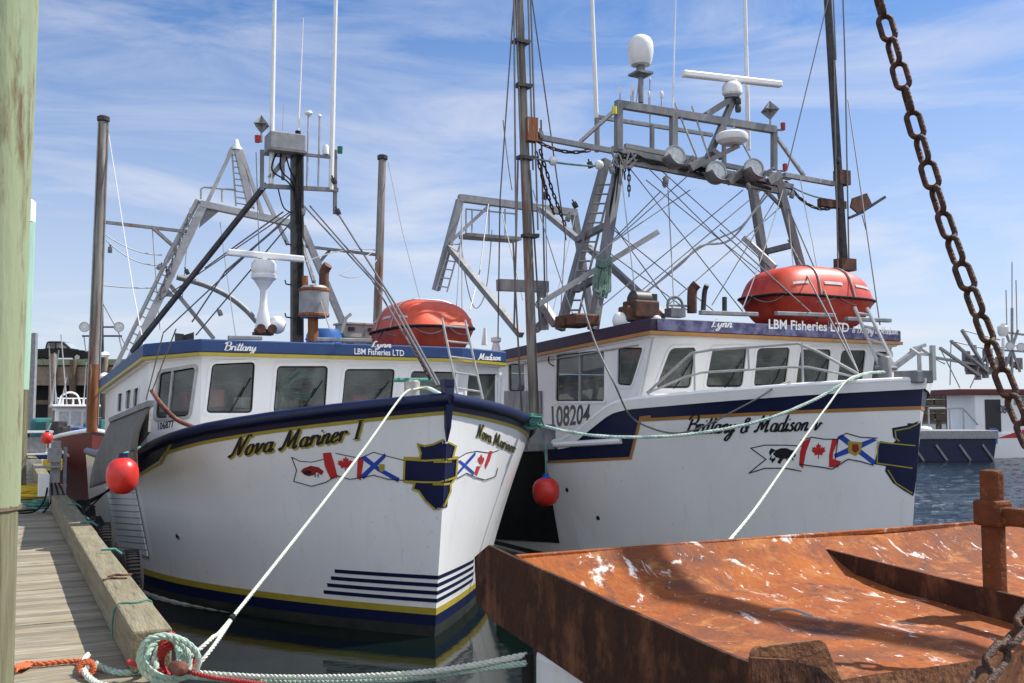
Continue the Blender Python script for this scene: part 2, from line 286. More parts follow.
# ------------------------------------------------------------------ setting: water, shore
mw = bpy.data.materials.new('harbour_water'); mw.use_nodes = True; t_ = mw.node_tree; b_ = t_.nodes['Principled BSDF']
b_.inputs['Base Color'].default_value = (.002, .006, .005, 1); b_.inputs['Roughness'].default_value = .03; b_.inputs['IOR'].default_value = 1.33
tcw = t_.nodes.new('ShaderNodeTexCoord'); mpw = t_.nodes.new('ShaderNodeMapping'); mpw.inputs['Rotation'].default_value = (0, 0, .4); mpw.inputs['Scale'].default_value = (1, 2.2, 1); t_.links.new(tcw.outputs['Object'], mpw.inputs[0])
n1 = t_.nodes.new('ShaderNodeTexNoise'); n1.inputs['Scale'].default_value = 1.5; n1.inputs['Detail'].default_value = 6; n1.inputs['Roughness'].default_value = .6; t_.links.new(mpw.outputs[0], n1.inputs[0])
# calm in the slip between the boats, rippled out in the open basin
sx = t_.nodes.new('ShaderNodeSeparateXYZ'); t_.links.new(tcw.outputs['Object'], sx.inputs[0]); mr = t_.nodes.new('ShaderNodeMapRange'); mr.inputs[1].default_value = 16; mr.inputs[2].default_value = 24; mr.inputs[3].default_value = .010; mr.inputs[4].default_value = .35; t_.links.new(sx.outputs[1], mr.inputs[0])
bw = t_.nodes.new('ShaderNodeBump'); bw.inputs['Distance'].default_value = .5; t_.links.new(mr.outputs[0], bw.inputs['Strength']); t_.links.new(n1.outputs[0], bw.inputs['Height']); t_.links.new(bw.outputs[0], b_.inputs['Normal'])
MATS['water'] = mw
q = MB(); q.add([(-2500, -60, 0), (2500, -60, 0), (2500, 3500, 0), (-2500, 3500, 0)], [(0, 1, 2, 3)])
tag(q.build('water', 'water'), kind='structure')
from mathutils import noise
q = MB(); G = []; NX, NY = 330, 230
for i in range(NX+1):
    x = 4+i*.21; row = []
    for j in range(NY+1):
        y = 17.5+j*.21; f = min(1, i/12, j/12, (NX-i)/12, (NY-j)/12)
        row.append((x, y, .004+f*(.05+.035*noise.noise(Vector((x*.9, y*1.5, 0)))+.022*noise.noise(Vector((x*2.3+5, y*3.1, 3))))))
    G.append(row)
q.grid(G); tag(q.build('rippled_water', 'water', normals=False), kind='structure')
q = MB(); G = []
for i in range(61):
    x = -1500+50*i; h = 10+9*math.sin(i*.7)+5*math.sin(i*1.9+1)
    G.append([(x, 900, -1), (x, 950, h*.6), (x, 1050, h), (x, 1300, h*.4)])
q.grid(G); tag(q.build('hills', 'hill'), kind='structure')

# ------------------------------------------------------------------ hulls and what is painted on them
def lerpt(T, x):
    if x <= T[0][0]: return T[0][1]
    for (a, b), (c, d) in zip(T, T[1:]):
        if x <= c: k = (x-a)/(c-a); return b+(d-b)*k
    return T[-1][1]
class Hull:
    def __init__(s, fr, sheer, rake, bw, bg, L, zt): s.fr, s.sh, s.rake, s.bw, s.bg, s.L, s.zt = fr, sheer, rake, bw, bg, L, zt
    def us(s, z): return s.rake*(z/s.zt if z > 0 else 0)        # stem leans forward (negative u)
    def v(s, u, z):
        a = u-s.us(z)
        if a <= 0: return 0
        W0, L0, p0 = s.bw; W1, L1, p1 = s.bg
        w0 = W0*(1-(max(0, 1-a/L0))**p0); w1 = W1*(1-(max(0, 1-a/L1))**p1)
        zf = min(1.15, max(0, z/s.zt)); k = zf**1.35
        return max(.0, w0+(w1-w0)*k)*(1 if z >= 0 else 1+z*.5)
    def P(s, u, z, side=-1, off=0):
        p = Vector((side*s.v(u, z), u, z))
        if off:
            e = .03; du = Vector((side*(s.v(u+e, z)-s.v(u-e, z) if s.v(u-e, z) > 0 else s.v(u+e, z)-s.v(u, z)), 2*e if s.v(u-e, z) > 0 else e, 0)); dz = Vector((side*(s.v(u, z+e)-s.v(u, z-e)), 0, 2*e))
            n = du.cross(dz).normalized()
            if n.x*side < 0: n = -n
            p += n*off
        return p
    def mesh(s, root, m):
        q = MB(); st = [0, .03, .08, .15]+[.25+.125*i for i in range(40)]+[5.5+.5*i for i in range(int((s.L-5.5)/.5)+1)]
        for side in (-1, 1):
            G = []
            for a in st:
                zs = s.sh(a); zr = [-.5, -.2, 0]+[zs*k/16 for k in range(1, 17)]
                G.append([Vector((side*s.v(a+s.us(z), z), a+s.us(z), z)) for z in zr])
            q.grid(G if side > 0 else [r[::-1] for r in G])
            if side < 0: A = G[-1]
            else: B_ = G[-1]
        q.add(A+B_, [tuple(range(len(A)))+tuple(range(2*len(A)-1, len(A)-1, -1))])
        o = q.build('hull', m, root, weld=True)
        bm = bmesh.new(); bm.from_mesh(o.data); s.bvh = BVHTree.FromBMesh(bm); bm.free()
        md = o.modifiers.new('s', 'SOLIDIFY'); md.thickness = .05; md.offset = -1
        return o
    def hit(s, px, py, off=.004):
        o = s.fr.I @ EYE; d = (s.fr.R3 @ ray(px, py)).normalized(); h = s.bvh.ray_cast(o, d)
        if h[0] is None:
            near = s.bvh.find_nearest(o + d*((Vector((0, 1.5, 2))-o).dot(d))); p, n = near[0], near[1]
        else: p, n = h[0], h[1]
        if n.dot(d) > 0: n = -n
        return p + n*off
    def strip(s, name, m, root, u0, u1, z0, z1, off=.004, sides=(-1, 1), n=48, front=0):   # z0, z1 functions of u measured from the stem
        q = MB()
        for side in sides:
            G = []
            for i in range(n+1):
                a = u0+(u1-u0)*(i/n)**1.6; za, zb = z0(a), z1(a); row = []
                for k in range(5):
                    z = za+(zb-za)*k/4; row.append(s.P(a+s.us(z)+.0001, z, side, off) if a > 0 else Vector((0, s.us(z)-off*1.6, z)))
                G.append(row)
            q.grid(G)
        return q.build(name, m, root)
def inpoly(x, y, P):
    c = False; j = len(P)-1
    for i in range(len(P)):
        if (P[i][1] > y) != (P[j][1] > y) and x < (P[j][0]-P[i][0])*(y-P[i][1])/(P[j][1]-P[i][1])+P[i][0]: c = not c
        j = i
    return c
def tri_poly(P, step):        # planar polygon -> vertices and triangles fine enough to lie on a curved hull
    B = []
    for i, a in enumerate(P):
        b = P[(i+1) % len(P)]; n = max(1, int(math.hypot(b[0]-a[0], b[1]-a[1])/step))
        B += [(a[0]+(b[0]-a[0])*k/n, a[1]+(b[1]-a[1])*k/n) for k in range(n)]
    I = []; x0 = min(p[0] for p in P); x1 = max(p[0] for p in P); y0 = min(p[1] for p in P); y1 = max(p[1] for p in P)
    y = y0+step/2
    while y < y1:
        x = x0+step/2
        while x < x1:
            if inpoly(x, y, P): I.append((x, y))
            x += step
        y += step
    r = delaunay_2d_cdt([Vector(p) for p in B+I], [], [list(range(len(B)))], 1, 1e-4)
    return [tuple(v) for v in r[0]], [tuple(f) for f in r[2]]
def decal(h, name, m, root, polys, off=.004, step=5, mirror=False, each=False):
    if each:
        for P in polys: decal(h, name, m, root, [P], off, step, mirror)
        return
    q = MB(); q2 = MB()
    for k, P in enumerate(polys):
        vs, fs = tri_poly(P, step); pts = [h.hit(x, y, off+.0004*k) for x, y in vs]; q.add(pts, fs); q2.add([Vector((-p.x, p.y, p.z)) for p in pts], fs)
    if mirror: q2.build(name, m, root, normals=False)
    return q.build(name, m, root, normals=False)
def outline(P, w, closed=True):        # polygons running along a polyline, w wide
    out = []; n = len(P)
    for i in range(n if closed else n-1):
        a = Vector(P[i]); b = Vector(P[(i+1) % n]); d = (b-a).normalized(); nn = Vector((-d.y, d.x))*w/2
        out.append([tuple(a-nn-d*w*.4), tuple(b-nn+d*w*.4), tuple(b+nn+d*w*.4), tuple(a+nn-d*w*.4)])
    return out
def ell(cx, cy, rx, ry, a0=0, a1=360, n=10): return [(cx+rx*math.cos(R(a0+(a1-a0)*i/n)), cy+ry*math.sin(R(a0+(a1-a0)*i/n))) for i in range(n+1)]
GL = {
 'N': (.80, [[(-.02, .1), (.06, .0), (.16, .2), (.2, .97)], [(.2, .97), (.5, .03)], [(.5, .03), (.58, .75), (.68, 1.0), (.84, .93)]]),
 'M': (1.06, [[(-.02, .12), (.06, .0), (.17, .2), (.24, .98)], [(.24, .98), (.44, .1)], [(.44, .1), (.74, .98)], [(.74, .98), (.74, .2), (.80, .0), (.95, .12)]]),
 'o': (.50, [ell(.22, .25, .16, .25), [(.36, .38), (.52, .42)]]),
 'v': (.52, [[(.0, .42), (.08, .48), (.16, .0)], [(.16, .0), (.33, .3), (.34, .5)], [(.34, .5), (.42, .4), (.54, .42)]]),
 'a': (.52, [ell(.2, .25, .17, .24), [(.38, .5), (.36, .12), (.43, .0), (.54, .14)]]),
 'r': (.40, [[(.0, .3), (.1, .5), (.1, .0)], [(.1, .28), (.2, .5), (.34, .48), (.35, .38)]]),
 'i': (.26, [[(.08, .48), (.07, .12), (.14, .0), (.27, .14)], [(.1, .66), (.13, .74)]]),
 'n': (.50, [[(.05, .5), (.06, .0)], [(.06, .25), (.2, .5), (.33, .42), (.31, .12), (.38, .0), (.51, .14)]]),
 'e': (.42, [[(.06, .22), (.3, .33), (.26, .5), (.12, .46), (.05, .2), (.18, .0), (.42, .14)]]),
 'I': (.45, [[(.04, .97), (.4, .97)], [(.22, .97), (.22, .02)], [(.21, .97), (.21, .02)], [(.04, .02), (.4, .02)]]),
 'B': (.70, [[(.16, .93), (.12, .0)], [(-.08, .75), (.1, 1.0), (.5, .98), (.54, .65), (.18, .52)], [(.18, .52), (.60, .48), (.60, .08), (.3, -.03), (.0, .1)]]),
 't': (.30, [[(.16, .88), (.1, .15), (.17, .0), (.32, .14)], [(-.04, .58), (.34, .62)]]),
 'y': (.50, [[(.04, .5), (.06, .12), (.18, .05), (.32, .25)], [(.36, .5), (.32, -.1), (.16, -.42), (.0, -.32), (.15, -.1), (.5, .14)]]),
 '&': (.66, [[(.52, .0), (.16, .6), (.24, .82), (.38, .7), (.08, .3), (.1, .05), (.3, .0), (.52, .38)]]),
 'd': (.52, [ell(.2, .25, .17, .24), [(.42, 1.0), (.36, .12), (.43, .0), (.54, .14)]]),
 's': (.38, [[(.3, .42), (.18, .5), (.1, .37), (.27, .2), (.18, .0), (.02, .08)], [(.2, .02), (.4, .14)]]),
 'L': (.60, [[(.4, .85), (.26, 1.0), (.16, .8), (.12, .1), (.0, .0)], [(.0, .02), (.2, .1), (.52, .0)]]),
 ' ': (.38, []),
}
def script_strokes(txt, pen=.12, slant=.28):
    x = 0; out = []
    for ch in txt:
        adv, strokes = GL[ch]
        for st in strokes:
            P = cr_spline([(a, b, 0) for a, b in st], 6) if len(st) > 2 else resample([(a, b, 0) for a, b in st], .08)
            L_, R_ = [], []
            for i, p in enumerate(P):
                d = (P[min(i+1, len(P)-1)]-P[max(i-1, 0)]).normalized(); w = pen*(.34+.66*abs(d.y))*(1 if 0 < i < len(P)-1 else .6); n = Vector((-d.y, d.x, 0))*w*.5
                L_.append(p+n); R_.append(p-n)
            vs = [(v.x+x+v.y*slant, v.y) for v in L_+R_]; k = len(P); out.append((vs, [(i, i+1, k+i+1, k+i) for i in range(k-1)]))
        x += adv
    return out, x
def font_mesh(txt, shear=0, bold=0):
    c = bpy.data.curves.new('t', 'FONT'); c.body = txt; c.size = 1.4; c.shear = shear; c.offset = bold; c.fill_mode = 'FRONT'; c.resolution_u = 3
    o = bpy.data.objects.new('t', c); COL.objects.link(o); dg = bpy.context.evaluated_depsgraph_get(); me = bpy.data.meshes.new_from_object(o.evaluated_get(dg))
    vs = [(v.co.x, v.co.y) for v in me.vertices]; fs = [tuple(p.vertices) for p in me.polygons]
    bpy.data.objects.remove(o); bpy.data.curves.remove(c); bpy.data.meshes.remove(me); return vs, fs, max(v[0] for v in vs)
def quad_map(Q, u, v):      # Q: bottom-left, bottom-right, top-right, top-left
    (ax, ay), (bx, by), (cx, cy), (dx, dy) = Q
    return (ax*(1-u)*(1-v)+bx*u*(1-v)+cx*u*v+dx*(1-u)*v, ay*(1-u)*(1-v)+by*u*(1-v)+cy*u*v+dy*(1-u)*v)
def script_text(name, m, root, txt, Q, hit, off, pen=.12, slant=.28, shift=(0, 0)):
    st, W_ = script_strokes(txt, pen, slant); W_ += slant*.5; q = MB()
    for k, (vs, fs) in enumerate(st): q.add([hit(*[c+s for c, s in zip(quad_map(Q, x/W_, y), shift)], off+.0003*(k % 9)) for x, y in vs], fs)
    return q.build(name, m, root, normals=False)
def block_text(name, m, root, txt, Q, hit, off, bold=.01, shear=0):
    vs, fs, W_ = font_mesh(txt, shear, bold); q = MB(); q.add([hit(*quad_map(Q, x/W_, y), off) for x, y in vs], fs)
    return q.build(name, m, root, normals=False)
LEAF = [(0, 1), (.14, .72), (.30, .80), (.24, .42), (.46, .62), (.52, .50), (.80, .54), (.70, .30), (.84, .20), (.44, -.12), (.50, -.28), (.06, -.20), (.06, -.62), (-.06, -.62), (-.06, -.20), (-.50, -.28), (-.44, -.12), (-.84, .20), (-.70, .30), (-.80, .54), (-.52, .50), (-.46, .62), (-.24, .42), (-.30, .80), (-.14, .72)]
def leaf(cx, cy, rx, ry): return [(cx+x*rx, cy-y*ry) for x, y in LEAF]

# ------------------------------------------------------------------ planar panels with real window openings
def rloop(C, r, off=0):      # 2D quad, offset outwards by off, corners rounded by r
    n = len(C); C = [Vector(c) for c in C]; A = sum(C[i].x*C[(i+1) % n].y-C[(i+1) % n].x*C[i].y for i in range(n)); sg = 1 if A > 0 else -1
    O = []
    for i in range(n):
        a, b, c = C[i-1], C[i], C[(i+1) % n]; d1 = (b-a).normalized(); d2 = (c-b).normalized(); n1 = Vector((d1.y, -d1.x))*sg; n2 = Vector((d2.y, -d2.x))*sg
        k = n1+n2; k = k/(k.dot(n1)) if abs(k.dot(n1)) > 1e-6 else n1; O.append(b+k*off)
    out = []; r = max(.004, r+off*.6)
    for i in range(n):
        a, b, c = O[i-1], O[i], O[(i+1) % n]; p = b+(a-b).normalized()*r; q = b+(c-b).normalized()*r
        for t in (0, .25, .5, .75, 1): out.append(p*(1-t)**2+b*2*t*(1-t)+q*t*t)
    return out
class Panel:
    def __init__(s, fr, root, o, ux, vy, inward):    # plane: origin, two in-plane unit vectors, inward direction
        s.fr, s.root, s.o = fr, root, Vector(o); s.ux = Vector(ux).normalized(); vy = Vector(vy); s.vy = (vy-s.ux*vy.dot(s.ux)).normalized()
        s.n = s.ux.cross(s.vy).normalized()
        if s.n.dot(Vector(inward)) < 0: s.n = -s.n     # n points inward
        s.holes = []
    def p2(s, p): d = Vector(p)-s.o; return Vector((d.dot(s.ux), d.dot(s.vy)))
    def px(s, x, y): return s.p2(s.fr.pl(x, y, s.o, s.n))
    def hit(s, x, y, off=0): return s.fr.pl(x, y, s.o, s.n)-s.n*off
    def p3(s, c, d=0): return s.o+s.ux*c[0]+s.vy*c[1]+s.n*d
    def window(s, quad_px, r=.07, bars=(), fm='cabin_white', fw_=.045, wiper=False):
        C = [s.px(*q) for q in quad_px]; H = rloop(C, r); s.holes.append(H)
        fr_ = MB(); A = rloop(C, r, fw_); n = len(A)
        for a, b, rev in ((-.018, -.018, 0), (.045, .045, 1)):
            k = len(fr_.v); fr_.add([s.p3(x, a) for x in A]+[s.p3(x, b) for x in H], [(i, (i+1) % n, (i+1) % n+n, i+n) for i in range(n)])
        fr_.add([s.p3(x, -.018) for x in A]+[s.p3(x, .0) for x in A], [(i, (i+1) % n, (i+1) % n+n, i+n) for i in range(n)])
        fr_.add([s.p3(x, -.018) for x in H]+[s.p3(x, .045) for x in H], [(i, (i+1) % n, (i+1) % n+n, i+n) for i in range(n)])
        w = fr_.build('window_frame', fm, s.root)
        LP = [s.p3(x, .02) for x in rloop(C, r, .004)]; nn = (LP[5]-LP[0]).cross(LP[10]-LP[5]); LP = LP[::-1] if nn.dot(s.n) > 0 else LP
        g = MB(); g.add(LP, [tuple(range(n))]); g.build('pane', 'glass', w, normals=False)
        k = MB(); I_ = rloop(C, r*.8, -.022)
        k.add([s.p3(x, .012) for x in H]+[s.p3(x, .012) for x in I_], [(i, (i+1) % n, (i+1) % n+n, i+n) for i in range(n)]); k.build('gasket', 'rubber', w)
        if wiper:
            k = MB(); a0 = C[3].lerp(C[2], .5); a1 = C[3].lerp(C[2], .78).lerp(C[0].lerp(C[1], .78), .52); k.tube([s.p3(a0, -.03), s.p3(a0.lerp(a1, .5), -.05), s.p3(a1, -.01)], .009, 6); b0 = a1.lerp(a0, .35); dd = (a1-a0).normalized(); k.tube([s.p3(a1-dd*.17+Vector((.03, 0)), .0), s.p3(a1+dd*.15+Vector((.03, 0)), .0)], .008, 5); k.build('wiper', 'rubber', w)
        for f_ in bars:      # vertical bars at a fraction of the width
            b = MB(); a0 = C[0].lerp(C[1], f_); a1 = C[3].lerp(C[2], f_); b.beam(s.p3(a0, .005), s.p3(a1, .005), .035, .03); b.build('mullion', 'aluminium', w)
        return w
    def wall(s, outer3d, name='wall', m='cabin_white', th=.05):
        O = [s.p2(p) for p in outer3d]; loops = [[Vector((p[0], p[1], 0)) for p in L_] for L_ in [O]+s.holes]; flat = [p for L_ in loops for p in L_]
        tri = tessellate_polygon(loops); q = MB(); n = len(flat)
        q.add([s.p3(p, 0) for p in flat]+[s.p3(p, th) for p in flat], [tuple(t) for t in tri]+[tuple(i+n for i in t) for t in tri])
        k = 0
        for L_ in loops:
            l = len(L_); q.f += [(k+i, k+(i+1) % l, k+(i+1) % l+n, k+i+n) for i in range(l)]; q.sm += [False]*l; k += l
        return q.build(name, m, s.root)
# ================================================================== boat at the dock (white hull, blue roof)
A = Frame(-.9, 11.8)
def shA(a): return lerpt([(0, 2.76), (1.0, 2.60), (2.3, 2.39), (3.2, 2.22), (3.7, 2.11), (4.4, 1.93), (5.2, 1.85), (14, 1.75)], a)
hA = Hull(A, shA, -.40, (2.72, 5.2, 1.7), (2.98, 4.3, 2.3), 13.5, 2.76)
bA = empty('fishing_boat', A.o, AX, 'white fishing boat with blue roof beside the dock, Nova Mariner I in gold-edged letters', 'fishing boat', 'lobster boats moored side by side')
hA.mesh(bA, 'white_gelcoat')
q = MB(); q.add([hA.P(u, 1.55, s, -.06) for s, us_ in ((-1, range(0, 14)), (1, range(13, -1, -1))) for u in us_], [tuple(range(28))]); q.build('deck', 'grey_plastic', bA)
hA.strip('boot_stripe', 'navy', bA, 0, 13, lambda a: .06, lambda a: .265+.005*a, .005)
hA.strip('waterline_band', 'waterline_black', bA, 0, 13, lambda a: -.15, lambda a: .13, .006)
hA.strip('gold_stripe', 'gold', bA, 0, 13, lambda a: .255+.005*a, lambda a: .335+.006*a, .006)
for k in range(4):
    z = .40+.09*k; hA.strip('bow_stripe', 'navy', bA, 0, 1.16-.05*k, lambda a, z=z: z, lambda a, z=z: z+.045, .004, n=20)
hA.strip('sheer_stripe', 'gold', bA, 0.0, 3.35, lambda a: shA(a)-.185, lambda a: shA(a)-.145, .007)
hA.strip('sheer_band', 'navy', bA, 0.0, 3.5, lambda a: shA(a)-.148, lambda a: shA(a), .005)
for s in (-1, 1):
    q = MB(); q.tube([hA.P(a+hA.us(shA(a))+.001, shA(a), s, .0)+Vector((0, 0, -.01)) for a in [0, .06, .15, .3, .5, .8, 1.1, 1.4, 1.8, 2.2, 2.6, 3.0, 3.3, 3.6, 3.8, 4.0, 4.4, 5, 6, 8, 10, 13]], .075, 10)
    q.build('rub_rail', 'navy', bA)
H = hA.hit
PB = [(150, 438), (176, 437), (171, 441), (159, 461), (140, 473), (136, 462)]
decal(hA, 'quarter_panel', 'navy', bA, [PB], .008, 5, True)
decal(hA, 'quarter_trim', 'gold', bA, outline([(176, 438.5), (172.5, 442), (161, 463), (140, 475)], 2.6, False), .010, 5, True)
# bow emblem that wraps the stem
SH = [(442.5, 440), (434, 444), (425, 446), (418, 444), (421, 453), (420, 458), (405, 457.5), (404, 481), (415, 483), (413, 489), (419, 491), (426, 501), (435, 509), (437, 509.5)]
SP = [(443.5, 440), (449, 443), (455, 446), (453, 453), (452, 457), (456.5, 457), (455, 477), (449.5, 484), (449.5, 491), (443, 506), (438.5, 509)]
decal(hA, 'bow_emblem', 'navy', bA, [SH, SP], .006, 4)
decal(hA, 'emblem_trim', 'gold', bA, outline(SH[:-1], 2, False)+outline([(405, 459), (425, 460.5), (441, 459.5)], 1.8, False)+outline([(405, 481), (425, 482), (439, 482)], 1.8, False)+outline(SP, 1.8, False)+outline([(443, 459.5), (455, 458)], 1.8, False)+outline([(440, 482), (454, 477)], 1.8, False), .009, 4)
hA.strip('emblem_spine', 'navy', bA, 0, .075, lambda a: 1.50, lambda a: 2.24, .0065, n=6); hA.strip('emblem_bar', 'gold', bA, 0, .08, lambda a: 1.76, lambda a: 1.785, .0095, n=6); hA.strip('emblem_bar', 'gold', bA, 0, .08, lambda a: 2.02, lambda a: 2.045, .0095, n=6)
# banner flags, starboard
decal(hA, 'banner', 'flag_white', bA, [[(292, 457), (300, 461), (312, 462), (324, 459), (336, 453), (350, 456), (362, 460), (362, 478), (350, 479), (336, 475), (326, 482), (312, 486), (294, 481), (297, 470)], [(358, 459), (374, 452), (388, 456), (404, 460), (404, 480), (388, 478), (374, 474), (358, 480)]], .005, 5)
decal(hA, 'banner_outline', 'ink', bA, outline([(292, 457), (300, 461), (312, 462), (324, 459)], .8, False)+outline([(292, 457), (297, 470), (294, 481), (312, 486), (326, 482), (334, 477)], .8, False)+outline([(336, 453), (350, 456), (360, 458), (374, 452), (388, 456), (404, 460)], .8, False)+outline([(337, 475), (350, 479), (362, 477), (374, 475), (388, 479), (404, 480)], .8, False), .0075, 6)
decal(hA, 'flag_bar', 'flag_red', bA, [[(323, 453), (331, 452), (334, 461), (338, 477), (331, 479), (325, 466)], [(358, 456), (364, 459), (361, 480), (357, 478)]], .0085, 4, each=True)
decal(hA, 'maple_leaf', 'flag_red', bA, [leaf(346, 465.5, 10, 9.5)], .0095, 3)
decal(hA, 'lobster_mark', 'maroon', bA, [[(304, 468), (311, 465.5), (319, 467), (324, 471), (322, 475), (317, 472), (314, 475), (309, 476), (304, 474), (301, 471)]], .009, 3)
decal(hA, 'lobster_claw', 'ink', bA, [[(303, 472), (308, 470), (312, 471), (311, 474), (306, 475)], [(315, 473), (316, 473), (316, 477), (315, 477)], [(318, 473.5), (319, 473.5), (319, 477), (318, 477)]], .0105, 3)
decal(hA, 'saltire', 'flag_blue', bA, [[(364, 479), (360, 476), (375, 462), (385, 453), (386, 457), (377, 466)], [(361, 458), (366, 456), (381, 468), (400, 478), (398, 482), (378, 471)]], .0085, 4)
decal(hA, 'saltire_shield', 'gold', bA, [[(379, 464), (385, 464), (384.5, 470), (382, 472), (379.5, 470)]], .0105, 3)
# banner flags, port
decal(hA, 'banner', 'flag_white', bA, [[(456, 459), (466, 453), (474, 451), (483, 451), (497, 450), (495, 476), (483, 480), (473, 478), (466, 473), (457, 478)]], .005, 5)
decal(hA, 'banner_outline', 'ink', bA, outline([(456, 459), (466, 453), (476, 451), (490, 453), (498, 450)], .8, False)+outline([(457, 478), (466, 473), (475, 477), (485, 480), (495, 476), (497, 468)], .8, False), .0075, 6)
decal(hA, 'saltire', 'flag_blue', bA, [[(457, 475), (457, 472), (466, 461), (475, 451), (475, 455), (467, 464)], [(457, 461), (460, 460), (467, 466), (474, 472), (473, 475)]], .0085, 4)
decal(hA, 'flag_bar', 'flag_red', bA, [[(474, 474), (476.5, 475.5), (480, 466), (476, 466)], [(489, 450.5), (492, 451), (489, 461), (485, 469), (484, 465)]], .0085, 4, each=True)
decal(hA, 'maple_leaf', 'flag_red', bA, [leaf(480.5, 461.5, 4, 8)], .0095, 3)
# name on both bows
QN = [(229, 457), (363, 438), (363, 419.5), (233, 437)]
script_text('name_shadow', 'gold', bA, 'Nova Mariner I', QN, H, .005, .17, shift=(1.5, 1.6))
script_text('name_lettering', 'ink', bA, 'Nova Mariner I', QN, H, .0085, .165)
QP = [(476, 436), (515, 453), (515, 442), (477, 422)]
script_text('name_shadow', 'gold', bA, 'Nova Mariner', QP, H, .005, .18, shift=(.9, 1.1))
script_text('name_lettering', 'ink', bA, 'Nova Mariner', QP, H, .0085, .17)
for px, py in ((178, 536),):
    p = H(px, py, 0); n = (p-H(px, py, .1)).normalized(); M_ = n.to_track_quat('Z', 'Y').to_matrix()
    MB().lathe([(.0, -.012), (.045, -.012), (.05, 0)], p, M_, 12).build('drain_ring', 'aluminium', bA); MB().lathe([(.0, -.02), (.026, -.02), (.026, -.005)], p, M_, 10).build('drain_hole', 'ink', bA)
# ribbed haul plates on the starboard side
q = MB(); cor = [(108, 486), (136, 486), (150, 556), (122, 553)]
qm = lambda a, b: (cor[0][0]*(1-a)*(1-b)+cor[1][0]*a*(1-b)+cor[2][0]*a*b+cor[3][0]*(1-a)*b, cor[0][1]*(1-a)*(1-b)+cor[1][1]*a*(1-b)+cor[2][1]*a*b+cor[3][1]*(1-a)*b)
for k in range(11):
    b0, b1 = k/11+.008, (k+1)/11-.008
    q.grid([[H(*qm(i/8, b), .03) for i in range(9)] for b in (b0, (b0+b1)/2, b1)], smooth=False)
q.build('haul_plate', 'cabin_white', bA, solid=.02)
# stem post
z0, zz = 2.2, 2.98
q = MB(); q.prism([(-.055, -.40, 2.98), (.055, -.40, 2.98), (.055, -.43, 2.80), (.03, -.40, 2.42), (.0, -.37, 2.25), (-.03, -.40, 2.42), (-.055, -.43, 2.80)], (0, .14, 0)); q.box((0, -.34, 2.93), (.12, .16, .1)); q.build('stem_post', 'navy', bA, bevel=.01)
# wheelhouse
def rzA(u): return 3.66-.075*(u-3.6)
RT = [(-2.05, 3.8), (2.05, 3.8), (3.02, 4.15), (2.98, 9.6), (-2.92, 9.6), (-2.74, 4.5)]
q = MB(); q.prism([(v, u, rzA(u)) for v, u in RT], (0, 0, -.19)); q.build('roof', 'roof_blue', bA, bevel=.02)
q = MB(); q.prism([(v*1.006, u-.02 if u < 4 else u, rzA(u)-.193) for v, u in RT], (0, 0, -.045)); q.build('roof_trim', 'gold', bA)
q = MB(); q.prism([(v*.985, u+.04 if u < 9 else u-.03, rzA(u)-.24) for v, u in RT], (0, 0, -.02)); q.build('headliner', 'cabin_white', bA)
def wallA(a, b, wins, zb=1.6, name='wall'):
    (v0, u0), (v1, u1) = a, b; P = Panel(A, bA, (v0, u0, zb), (v1-v0, u1-u0, 0), (0, 0, 1), (-(v0+v1)/2, 7-(u0+u1)/2, 0))
    for w in wins: P.window(**w)
    P.wall([(v0, u0, zb), (v1, u1, zb), (v1, u1, rzA(u1)-.25), (v0, u0, rzA(u0)-.25)], name)
    return P
pf = wallA((-2.0, 3.95), (2.0, 3.95), [dict(wiper=True, quad_px=[(212, 364), (255, 362), (252, 413), (206, 413)]), dict(wiper=True, quad_px=[(277, 366), (328, 366), (325, 413), (273, 413)]), dict(wiper=True, quad_px=[(345, 369), (395, 369), (391, 408), (341, 409)]), dict(quad_px=[(411, 371), (456, 372), (452, 412), (407, 412)])])
ps = wallA((-2.64, 4.6), (-2.0, 3.95), [dict(quad_px=[(160, 373), (196, 367), (189, 416), (156, 418.5)], bars=(.36,), fm='aluminium')])
wallA((2.0, 3.95), (2.92, 4.28), [dict(quad_px=[(468, 374), (500, 374), (498, 408), (465, 408)])])
pl = wallA((-2.8, 9.5), (-2.64, 4.6), [dict(quad_px=[(119, 394), (123, 393), (122, 411), (118, 412)], r=.04), dict(quad_px=[(127, 391), (132, 389.5), (130.5, 408), (126, 409.5)], r=.04), dict(quad_px=[(135, 389), (139.5, 387.5), (138, 406), (133.5, 407.5)], r=.04)])
wallA((2.92, 4.28), (2.9, 9.5), []); wallA((2.9, 9.5), (-2.8, 9.5), [], name='bulkhead')
MB().box((0, 6.6, 1.62), (5.0, 5.2, .04)).build('cabin_floor', 'interior', bA); MB().box((0, 4.35, 2.15), (3.7, .5, 1.0)).build('console', 'interior', bA)
for x in (-1.0, .9): MB().box((x, 5.6, 2.4), (.55, .5, .12)).box((x, 5.85, 2.75), (.55, .12, .7)).tube([(x, 5.6, 1.6), (x, 5.6, 2.4)], .06).build('helm_seat', 'interior_wood', bA, bevel=.03)
